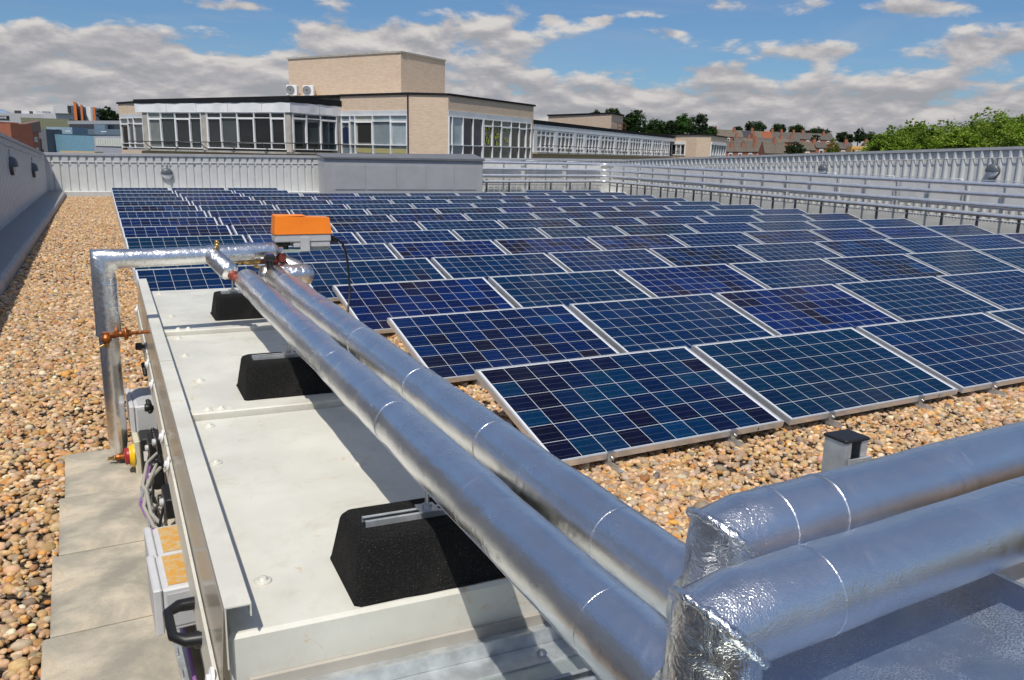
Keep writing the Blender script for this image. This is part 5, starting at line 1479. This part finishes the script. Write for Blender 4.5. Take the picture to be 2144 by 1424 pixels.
b = MB(); slabf(b, (-8.5, 164.5), (-1.0, 163.1), 5.721, 5.82, 12.2, (.16, .165, .12), .05); b.build('roof', 'tinted', o)

o = thing('retail_building', 'blue clad building with grey curved roof edge and white louvre, left', 'building', (-1, 116, -9))
b = MB(); slabf(b, (-1.5, 127.7), (7.0, 114.0), 4.27, 4.72, 18, (.34, .35, .37)); b.build('roof', 'tinted', o)
b = MB(); slabf(b, (-1.2, 127.3), (7.0, 114.0), 3.63, 4.268, 14, (.022, .03, .045)); b.build('window', 'pane', o)
b = MB(); slabf(b, (-1.0, 126.0), (6.9, 112.6), -9, 3.61, 10, (.14, .18, .22)); slabf(b, (1.55, 121.6), (2.75, 119.6), 2.7, 4.2, .4, (.17, .235, .30)); b.build('upper_wall', 'tinted', o)
b = MB(); slabf(b, (-4.0, 119.5), (-1.1, 118.0), 2.80, 3.68, 4, (.27, .36, .43)); slabf(b, (-2.9, 118.9), (-2.45, 118.7), 2.9, 3.4, .06, (.06, .07, .085), .06); b.build('light_blue_wall', 'tinted', o)
b = MB(); slabf(b, (-4.0, 118.1), (1.1, 113.0), -9, 2.75, 6, (.17, .32, .42)); b.build('blue_wall', 'tinted', o)
b = MB(); slabf(b, (-4.05, 118.2), (6.0, 107.95), 2.752, 2.83, 6, (.05, .10, .14), .03); b.build('trim', 'tinted', o)
b = MB(); slabf(b, (1.11, 113.0), (6.0, 107.9), -9, 2.74, 6, (.36, .37, .42)); g_ = b.build('grey_wall', 'tinted', o)
b = MB(); TL_, LL_ = slabf(b, (1.3, 112.75), (6.0, 107.8), 1.45, 2.40, .06, (.60, .62, .58), .05)
for q in range(18): b.box(.1 + q * .37, .13 + q * .37, .05, .08, 1.47, 2.38, T=TL_, col=(.40, .42, .40))
b.build('louvre', 'tinted', g_)
b = MB(); slabf(b, (-2.7, 107.6), (0.9, 105.6), -9, .80, 2, (.62, .45, .22)); b.build('canopy', 'tinted', o)
for x in (-1.9, 2.0):
    b = MB(); slabf(b, (x, 117.2 - (x + 1.9) * 1.1), (x + .62, 116.7 - (x + 1.9) * 1.1), 3.15, 3.24, .2, (.8, .78, .7)); b.build('strip_light', 'tinted', o)
o = thing('stair_tower', 'narrow grey stair tower with slit windows at the blue building corner', 'building', (-4.5, 116, -9))
b = MB(); slabf(b, (-5.1, 116.6), (-4.02, 115.9), -9, 3.34, 4, (.15, .155, .17)); tw_ = b.build('wall', 'tinted', o)
b = MB(); slabf(b, (-4.82, 116.35), (-4.66, 116.25), .7, 2.2, .05, (.02, .02, .025), .08); slabf(b, (-4.60, 116.25), (-4.50, 116.2), .5, .9, .05, (.02, .02, .025), .08); b.build('window', 'pane', tw_)
o = thing('red_brick_block', 'red brick block with small white windows beyond the left parapet', 'building', (-5.5, 98, -9))
b = MB(); T5, L5 = plane((-6.3, 90.0), (-4.55, 104.4)); b.box(0, L5, -8, 0, -9, 2.78, T=T5); b.build('wall', 'red_brick', o)
b = MB(); b.hexa([T5(-.2, .1, 2.79), T5(L5 + 1.0, .1, 2.79), T5(L5 + 1, -.4, 2.79), T5(-.2, -.4, 2.79), T5(-.2, .1, 3.12), T5(L5 + 1.0, .1, 4.05), T5(L5 + 1, -.4, 4.1), T5(-.2, -.4, 3.15)], (.22, .12, .085)); b.build('roof', 'tinted', o)
for s, z in ((2.2, 1.45), (6.2, 1.6), (11.2, 1.75), (6.6, .55), (11.5, .62)):
    b = MB(); b.box(s, s + 1.5, .0, .06, z, z + .5, T=T5); w = b.build('window', 'white_paint', o)
    b = MB(); b.box(s + .25, s + .65, .061, .065, z + .08, z + .4, T=T5, col=(.03, .03, .035)); b.box(s + .8, s + 1.25, .061, .065, z + .1, z + .4, T=T5, col=(.02, .02, .025)); b.build('pane', 'pane', w)
o = thing('orange_brick_block', 'plain bright orange brick gable just above the left parapet', 'building', (-6, 70, -9))
b = MB(); slabf(b, (-8.5, 68.0), (-5.05, 71.0), -9, 3.12, .1); T6, L6 = plane((-8.5, 68.0), (-5.05, 71.0)); b.box(2.9, L6 + .1, .0, 1.2, -9, 3.0, T=T6); b.box(0, L6, -8, -.11, -9, 3.1, T=T6); b.build('wall', 'red_brick', o)

# ------------------------------------------------------------------ terraced houses on the hillside, right
hb = MB()
rowsH = [((120, 190, -9), (215, 90, -9)), ((165, 235, -4), (270, 120, -3)), ((196, 250, 0.0), (300, 150, 0.5)), ((250, 320, 5.5), (350, 190, 6.0)), ((300, 390, 8.5), (420, 250, 9.5)), ((420, 560, 9.0), (600, 330, 10.0))]
for (a, c), (a2, c2) in zip(rowsH[:-1], rowsH[1:]): hb.add([a, c, c2, a2], [(0, 1, 2, 3)])
struct(hb.build('hill', 'hill'))
GREY, TAN, SLATE, ORG_T = (.115, .10, .088), (.155, .125, .095), (.05, .054, .062), (.30, .09, .04)


def terrace(label_row, pts, tiles, chim, wall_h, depth, group, win=True, special=None):
    """pts: (x, y, eaves z, ridge z) at each party wall. Every house is a thing of its own."""
    for i in range(len(pts) - 1):
        (x0, y0, e0, r0), (x1, y1, e1, r1) = pts[i], pts[i + 1]
        e, r = (e0 + e1) / 2, (r0 + r1) / 2
        T, L_ = plane((x0, y0), (x1, y1)); L_ -= .03
        lab = (special or {}).get(i) or (ORD[i + 1] + ' terraced brick house from the left in ' + label_row)
        o = thing('terraced_house', lab, 'house', (x0, y0, e - wall_h), group)
        b = MB(); b.box(0, L_, -depth, 0, e - wall_h - 2, e, T=T)
        b.add([T(0, 0, e), T(0, -depth, e), T(0, -depth / 2, r - .1)], [(0, 1, 2)]); b.add([T(L_, 0, e), T(L_, -depth, e), T(L_, -depth / 2, r - .1)], [(2, 1, 0)])
        b.build('wall', 'red_brick', o)
        b = MB(); tc_ = tiles[i % len(tiles)]
        b.hexa([T(0, .30, e - .10), T(L_, .30, e - .10), T(L_, -depth / 2, r - .08), T(0, -depth / 2, r - .08), T(0, .30, e + .02), T(L_, .30, e + .02), T(L_, -depth / 2, r + .05), T(0, -depth / 2, r + .05)], tc_)
        b.hexa([T(0, -depth / 2, r - .08), T(L_, -depth / 2, r - .08), T(L_, -depth - .3, e - .10), T(0, -depth - .3, e - .10), T(0, -depth / 2, r + .05), T(L_, -depth / 2, r + .05), T(L_, -depth - .3, e + .02), T(0, -depth - .3, e + .02)], tc_)
        rf = b.build('roof', 'roof_tile', o)
        if i in chim:
            s, ff, h = chim[i]; zc = r - (r - e) * ff - .4; oy = -depth / 2 * (1 - ff)
            b = MB(); b.box(s * L_, s * L_ + .95, oy - .45, oy + .45, zc, r + h, T=T); ch = b.build('chimney', 'red_brick', rf)
            b = MB()
            for q in (.15, .55): b.lathe(T(s * L_ + q + .1, oy, r + h), (0, 0, 1), [(0, .13), (.5, .11)], 8)
            b.build('chimney_pot', 'copper_rust', ch)
        if win:
            for q in (.32,):
                b = MB(); b.box(L_ * q, L_ * q + 1.25, -.02, .05, e - 1.75, e - .28, T=T); w = b.build('window', 'white_paint', o)
                b = MB(); b.box(L_ * q + .16, L_ * q + 1.09, .051, .056, e - 1.6, e - .85, T=T, col=(.04, .045, .05)); b.build('pane', 'pane', w)


back = [(266.3, 297.2, 11.8, 15.1), (269.8, 295.3, 11.8, 15.0), (273.8, 293.1, 11.7, 14.9), (277.7, 291.0, 11.7, 14.8), (281.5, 288.9, 11.6, 14.7), (285.7, 286.6, 11.6, 14.7), (289.6, 284.5, 11.6, 14.6), (293.4, 282.5, 11.5, 14.5), (298.4, 279.7, 11.5, 14.5), (302.2, 277.7, 11.5, 14.4), (306.9, 275.2, 11.4, 14.3), (310.7, 273.1, 11.4, 14.3), (314.9, 270.8, 11.4, 14.2)]
terrace('the topmost terrace', back, [TAN, TAN, TAN, SLATE, TAN, ORG_T, GREY, GREY, GREY, GREY, GREY, GREY], {0: (.0, .1, 1.2), 2: (.0, .3, 1.0), 4: (-.1, .3, 1.2), 6: (.0, .2, 1.2), 7: (.0, .2, 1.1), 8: (.0, .2, 1.1), 9: (.0, .2, 1.1), 11: (.0, .3, .9)}, 5, 7, 'houses of the topmost terrace',
        special={3: 'terraced house with dark slate roof in the topmost terrace', 5: 'terraced house with bright orange tiled roof in the topmost terrace'})
mid = [(234.1, 249.6, 8.4, 10.1), (237.3, 247.9, 8.5, 10.1), (240.6, 246.1, 8.5, 10.1), (245.3, 243.6, 8.6, 10.2), (249.2, 241.5, 8.7, 10.2), (253.2, 239.4, 8.8, 10.3), (257.4, 237.1, 8.8, 10.3)]
terrace('the middle terrace', mid, [GREY, TAN, GREY], {0: (.2, .0, 1.3), 1: (.5, .3, 1.2), 2: (.0, .2, 1.5), 4: (.3, .2, 1.0), 5: (.2, .1, 1.1)}, 5, 6, 'houses of the middle terrace')
front = [(198.4, 215.3, 4.1, 7.8), (201.1, 213.9, 4.2, 7.9), (204.5, 212.1, 4.2, 7.9), (207.0, 210.7, 4.3, 8.0), (210.0, 209.1, 4.3, 8.0)]
terrace('the lowest terrace, beside the brick block', front, [(.125, .108, .09), (.13, .112, .095)], {0: (.5, .66, -.9), 1: (.6, .66, -.7), 2: (.9, .66, -.6), 3: (.1, .1, 1.2)}, 5, 7, 'houses of the lowest terrace')
terrace('the wide gabled pair beside the dark bush', [(202.4, 201.4, 3.8, 7.8), (205.8, 199.6, 3.8, 7.8), (208.8, 197.9, 3.8, 7.8)], [(.135, .115, .09)], {0: (.9, .15, .9)}, 5, 7, 'houses beside the dark bush', win=False)
terrace('the low pair behind the conifer', [(201.3, 184.8, 4.9, 7.3), (205.3, 182.6, 5.0, 7.4)], [(.13, .11, .08)], {0: (.93, .1, .9)}, 5, 6, 'low houses by the conifer', special={0: 'brick house with brown roof and small porch gable by the dark bush'})
terrace('x', [(207.9, 185.0, 5.8, 7.5), (211.1, 183.2, 5.8, 7.5)], [GREY], {}, 5, 6, 'low houses by the conifer', special={0: 'brick house with grey roof just left of the golden conifer'})
terrace('x', [(217.8, 184.2, 5.7, 7.6), (219.5, 183.3, 5.7, 7.7), (222.0, 181.9, 5.7, 7.7)], [GREY], {1: (.1, .2, .9)}, 5, 6, 'low houses by the conifer', special={0: 'brick house with grey roof just right of the golden conifer', 1: 'brick house with tall chimney beside the orange fronted shop'})
terrace('x', [(249.6, 199.9, 6.6, 8.6), (252.5, 198.3, 6.6, 8.5), (255.4, 196.7, 6.6, 8.5)], [(.14, .12, .11)], {0: (.1, .2, 1.0), 1: (.3, .2, 1.0)}, 5, 6, 'far houses by the leafy trees', special={0: 'distant brick house with chimney beyond the orange fronted shop', 1: 'distant brick house half hidden by the leafy trees'})
o = thing('shop_house', 'low shop with orange timber front panel left of the leafy trees', 'shop', (211, 174, -2))
b = MB(); TO, LO = slabf(b, (211.1, 174.0), (216.5, 171.1), -2, 6.4, 4, (.62, .33, .10)); b.build('wall', 'tinted', o)
b = MB(); b.box(.1, LO - .1, .01, .08, 5.6, 6.2, T=TO, col=(.75, .42, .10)); b.box(.1, LO - .1, .01, .10, 6.25, 6.42, T=TO, col=(.75, .62, .40)); sb = b.build('fascia', 'tinted', o)
b = MB()
for q in range(3): b.box(.3 + q * 1.2, 1.0 + q * 1.2, .011, .06, 4.2, 5.3, T=TO, col=(.5, .5, .5) if q else (.03, .03, .03))
b.build('window', 'tinted', o)

# ------------------------------------------------------------------ trees
def tree(name, label, x, y, zb, blobs, n, leaf, cols, group, trunk_r=.16, seed=0, squash=.8):
    """blobs: (dx, dy, z, rx, rz) leafy masses; leaves sit in clumps on and inside them, with gaps between."""
    g = np.random.default_rng(seed + 100); o = thing(name, label, 'tree', (x, y, zb), group)
    b = MB(); zt = max(q[2] for q in blobs); z0 = min(q[2] - q[4] for q in blobs)
    zc_ = blobs[0][2] - blobs[0][4] * .2
    b.tube([(x, y, zb), (x + .05, y, zb + (z0 - zb) * .6), (x - .05, y, (z0 + zc_) / 2), (x, y, zc_)], [trunk_r * 1.5, trunk_r, trunk_r * .8, trunk_r * .3], 8)
    for (dx, dy, z, rx, rz) in blobs[1:8]: b.tube([(x, y, (z0 + zc_) / 2 - .3), (x + dx * .5, y + dy * .5, min(z, zc_) - rz * .4), (x + dx * .9, y + dy * .9, min(z, zc_ + .3))], [trunk_r * .5, trunk_r * .3, trunk_r * .12], 6)
    b.build('trunk', 'bark', o)
    vol = np.array([q[3] ** 2 * q[4] for q in blobs]); vol = vol / vol.sum(); P = []; K = []; S = []
    for bi, (dx, dy, z, rx, rz) in enumerate(blobs):
        nc = max(8, int(n * vol[bi] / 45)); d = g.normal(size=(nc, 3)); d /= np.linalg.norm(d, axis=1, keepdims=True)
        rad = g.uniform(.45, 1.08, (nc, 1)) ** .6
        cc = d * rad * np.array([rx, rx, rz]) + np.array([x + dx, y + dy, z]); cs = g.uniform(.16, .34, nc) * rx * .8
        tone = g.uniform(.55, 1.25, nc); hue = g.integers(0, len(cols), nc)
        m_ = int(n * vol[bi]); ci = g.integers(0, nc, m_)
        P.append(cc[ci] + g.normal(size=(m_, 3)) * cs[ci][:, None] * np.array([1, 1, squash]) * .62); K.append(np.stack([tone[ci], hue[ci]], 1))
    P = np.concatenate(P); K = np.concatenate(K); n = len(P)
    a = g.normal(size=(n, 3)); a /= np.linalg.norm(a, axis=1, keepdims=True); a[:, 2] *= .7
    h = g.normal(size=(n, 3)); w = np.cross(a, h); w /= np.linalg.norm(w, axis=1, keepdims=True)
    s = leaf * g.uniform(.6, 1.4, (n, 1))
    v = np.stack([P - a * s, P + w * s * .5, P + a * s, P - w * s * .5], 1).reshape(-1, 3) - V(x, y, zb)
    me = bpy.data.meshes.new('crown'); me.vertices.add(n * 4); me.vertices.foreach_set('co', v.astype(np.float32).ravel())
    me.loops.add(n * 4); me.loops.foreach_set('vertex_index', np.arange(n * 4, dtype=np.int32)); me.polygons.add(n); me.polygons.foreach_set('loop_start', (np.arange(n) * 4).astype(np.int32))
    c = np.array(cols)[K[:, 1].astype(int)] * K[:, :1] * g.uniform(.8, 1.2, (n, 1)); ca = np.ones((n, 4, 4), np.float32); ca[..., :3] = c[:, None]
    at = me.color_attributes.new('Col', 'FLOAT_COLOR', 'POINT'); at.data.foreach_set('color', ca.ravel())
    me.update(calc_edges=True); me.materials.append(M['leaf']); ob = bpy.data.objects.new('crown', me); COL.objects.link(ob); ob.parent = o
    return o


DKG = [(.030, .056, .018), (.036, .068, .020), (.024, .046, .020)]
MDG = [(.035, .075, .014), (.045, .095, .016), (.028, .060, .014)]
LTG = [(.19, .30, .024), (.22, .335, .03), (.13, .21, .02), (.26, .34, .05)]


def round_tree(label, x, y, z, rx, rz, n, leaf, cols, group, zb, seed, name='broadleaf_tree', k=5):
    g = random.Random(seed); bl = [(0, 0, z, rx * .72, rz * .8)]
    for _ in range(k):
        a = g.uniform(0, 6.28); bl.append((math.cos(a) * rx * .55, math.sin(a) * rx * .4, z + g.uniform(-.35, .45) * rz, rx * g.uniform(.35, .55), rz * g.uniform(.35, .55)))
    return tree(name, label, x, y, zb, bl, n, leaf, cols, group, trunk_r=max(.12, rx * .09), seed=seed)


farT = [(320.2, 328.1, 18.2, 6.4, 3.6, 'widest dark tree crown on the skyline above the topmost terrace'), (312.2, 332.0, 16.7, 3.0, 2.0, 'small dark tree at the left end of the skyline trees'), (331.4, 321.9, 17.7, 4.7, 2.9, 'dark round skyline tree beside the lighter green one'),
        (339.7, 317.3, 17.4, 5.0, 3.0, 'lighter green round tree among the dark skyline trees'), (350.0, 311.4, 16.4, 6.6, 2.7, 'low spreading dark tree above the grey roofed end of the topmost terrace'), (360.3, 305.3, 14.2, 4.0, 3.2, 'dark tree beyond the end of the topmost terrace'),
        (368.2, 301.3, 15.0, 3.2, 4.4, 'tall narrow dark tree rising from the skyline near the leafy trees'), (373.5, 298.0, 14.2, 5.6, 3.2, 'broad dark tree mass beside the tall narrow skyline tree'), (364.0, 303.0, 13.6, 2.6, 2.6, 'small dark tree left of the tall narrow skyline tree')]
for q, (x, y, z, rx, rz, lab) in enumerate(farT):
    round_tree(lab, x, y, z, rx * 1.05, rz, 5000, .34, MDG if q == 3 else DKG, 'trees on the skyline', 8.0, 40 + q)
round_tree('dark conifer standing before the end of the topmost terrace', 258.6, 231.1, 10.2, 2.0, 2.2, 1500, .28, DKG, 'trees among the houses', 2, 60)
round_tree('dark green bush mass in front of the lowest terrace roofs', 179.9, 167.2, 4.6, 3.1, 2.3, 4200, .20, DKG, 'trees among the houses', -4, 61)
o = tree('conifer', 'golden green egg shaped conifer between the low houses', 164.4, 140.7, -2, [(0, 0, 3.6, 1.75, 1.6), (0, 0, 4.8, 1.55, 1.4), (0, 0, 5.9, 1.05, 1.1), (0, 0, 6.7, .5, .75)], 5200, .11, [(.20, .23, .018), (.15, .18, .016), (.09, .13, .016)], 'trees among the houses', seed=62)
midT = [(74.2, 102.5, 6.6, .9, 1.8, DKG, 'dark tree just right of the roof hut'), (75.7, 101.8, 6.9, 1.55, 2.2, MDG, 'tall tree with pointed top right of the roof hut'), (78.1, 100.3, 6.0, 1.5, 1.6, MDG, 'lower bright green tree behind the wing roof'), (79.4, 99.5, 5.6, 1.4, 1.6, DKG, 'dark low tree in the middle of the row behind the wing'),
        (80.6, 98.9, 6.1, 1.3, 1.5, DKG, 'dark round tree left of the bright pointed tree'), (82.1, 98.2, 6.5, 1.7, 2.1, [(.05, .12, .018), (.06, .14, .02), (.04, .09, .016)], 'bright green pointed tree above the wing roof'), (84.0, 97.2, 6.5, 1.5, 2.2, DKG, 'tall dark tree at the right of the row behind the wing'), (85.4, 96.4, 5.4, 1.5, 1.4, MDG, 'small tree at the right end of the row behind the wing')]
for q, (x, y, z, rx, rz, cl, lab) in enumerate(midT): round_tree(lab, x, y, z - .25, rx * 1.25, rz * 1.12, 9000, .12, cl, 'trees behind the low wing', -4, 80 + q)
round_tree('small treetop peeping above the roof hut, left one', 96.5, 143.9, 10.0, 1.7, 1.0, 1200, .2, MDG, 'treetops above the roof hut', -4, 95)
round_tree('bigger treetop peeping above the right end of the roof hut', 99.5, 142.3, 10.2, 1.8, 1.5, 1600, .2, MDG, 'treetops above the roof hut', -4, 96)
round_tree('dark green tree between the orange fins and the brick building', 4.7, 157.5, 6.3, 1.7, 2.0, 4200, .16, DKG, 'trees by the mall', -8, 97)
round_tree('smaller dark tree close to the brick building edge', 6.7, 156.0, 5.7, 1.3, 1.6, 2500, .16, DKG, 'trees by the mall', -8, 98)
bigT = [(42.0, 31.4, 2.35, 1.0, 1.2, 'low leafy tree at the left end of the bright green row'), (39.3, 28.3, 2.75, 1.1, 1.5, 'second bright leafy tree above the right parapet, with pointed shoot'), (41.2, 28.5, 2.9, 1.3, 1.8, 'third bright leafy tree above the right parapet'),
        (39.4, 25.9, 2.85, 1.25, 1.6, 'fourth bright leafy tree, in the middle of the row above the right parapet'), (42.4, 26.7, 3.1, 1.35, 1.75, 'fifth bright leafy tree above the right parapet'), (40.5, 24.2, 3.0, 1.3, 1.75, 'sixth bright leafy tree above the right parapet'),
        (43.5, 25.0, 3.4, 1.45, 2.0, 'tallest bright leafy tree, with ragged top, above the right parapet'), (41.6, 22.3, 3.1, 1.45, 1.9, 'bright leafy tree at the right end of the row')]
for q, (x, y, z, rx, rz, lab) in enumerate(bigT):
    z -= .38; rx *= 1.12
    g = random.Random(200 + q); bl = [(0, 0, z - .2, rx * .85, rz * .75)]
    for k in range(7): a = g.uniform(0, 6.28); bl.append((math.cos(a) * rx * .7, math.sin(a) * rx * .6, z + g.uniform(-.5, .35) * rz, rx * g.uniform(.28, .5), rz * g.uniform(.3, .5)))
    for k in range(3): bl.append((g.uniform(-.7, .7) * rx, g.uniform(-.4, .4), z + rz * g.uniform(.5, .78), .24, rz * g.uniform(.14, .22)))
    tree('broadleaf_tree', lab, x, y, -9, bl, 22000, .065, LTG, 'bright leafy trees beyond the right parapet', trunk_r=.16, seed=300 + q)
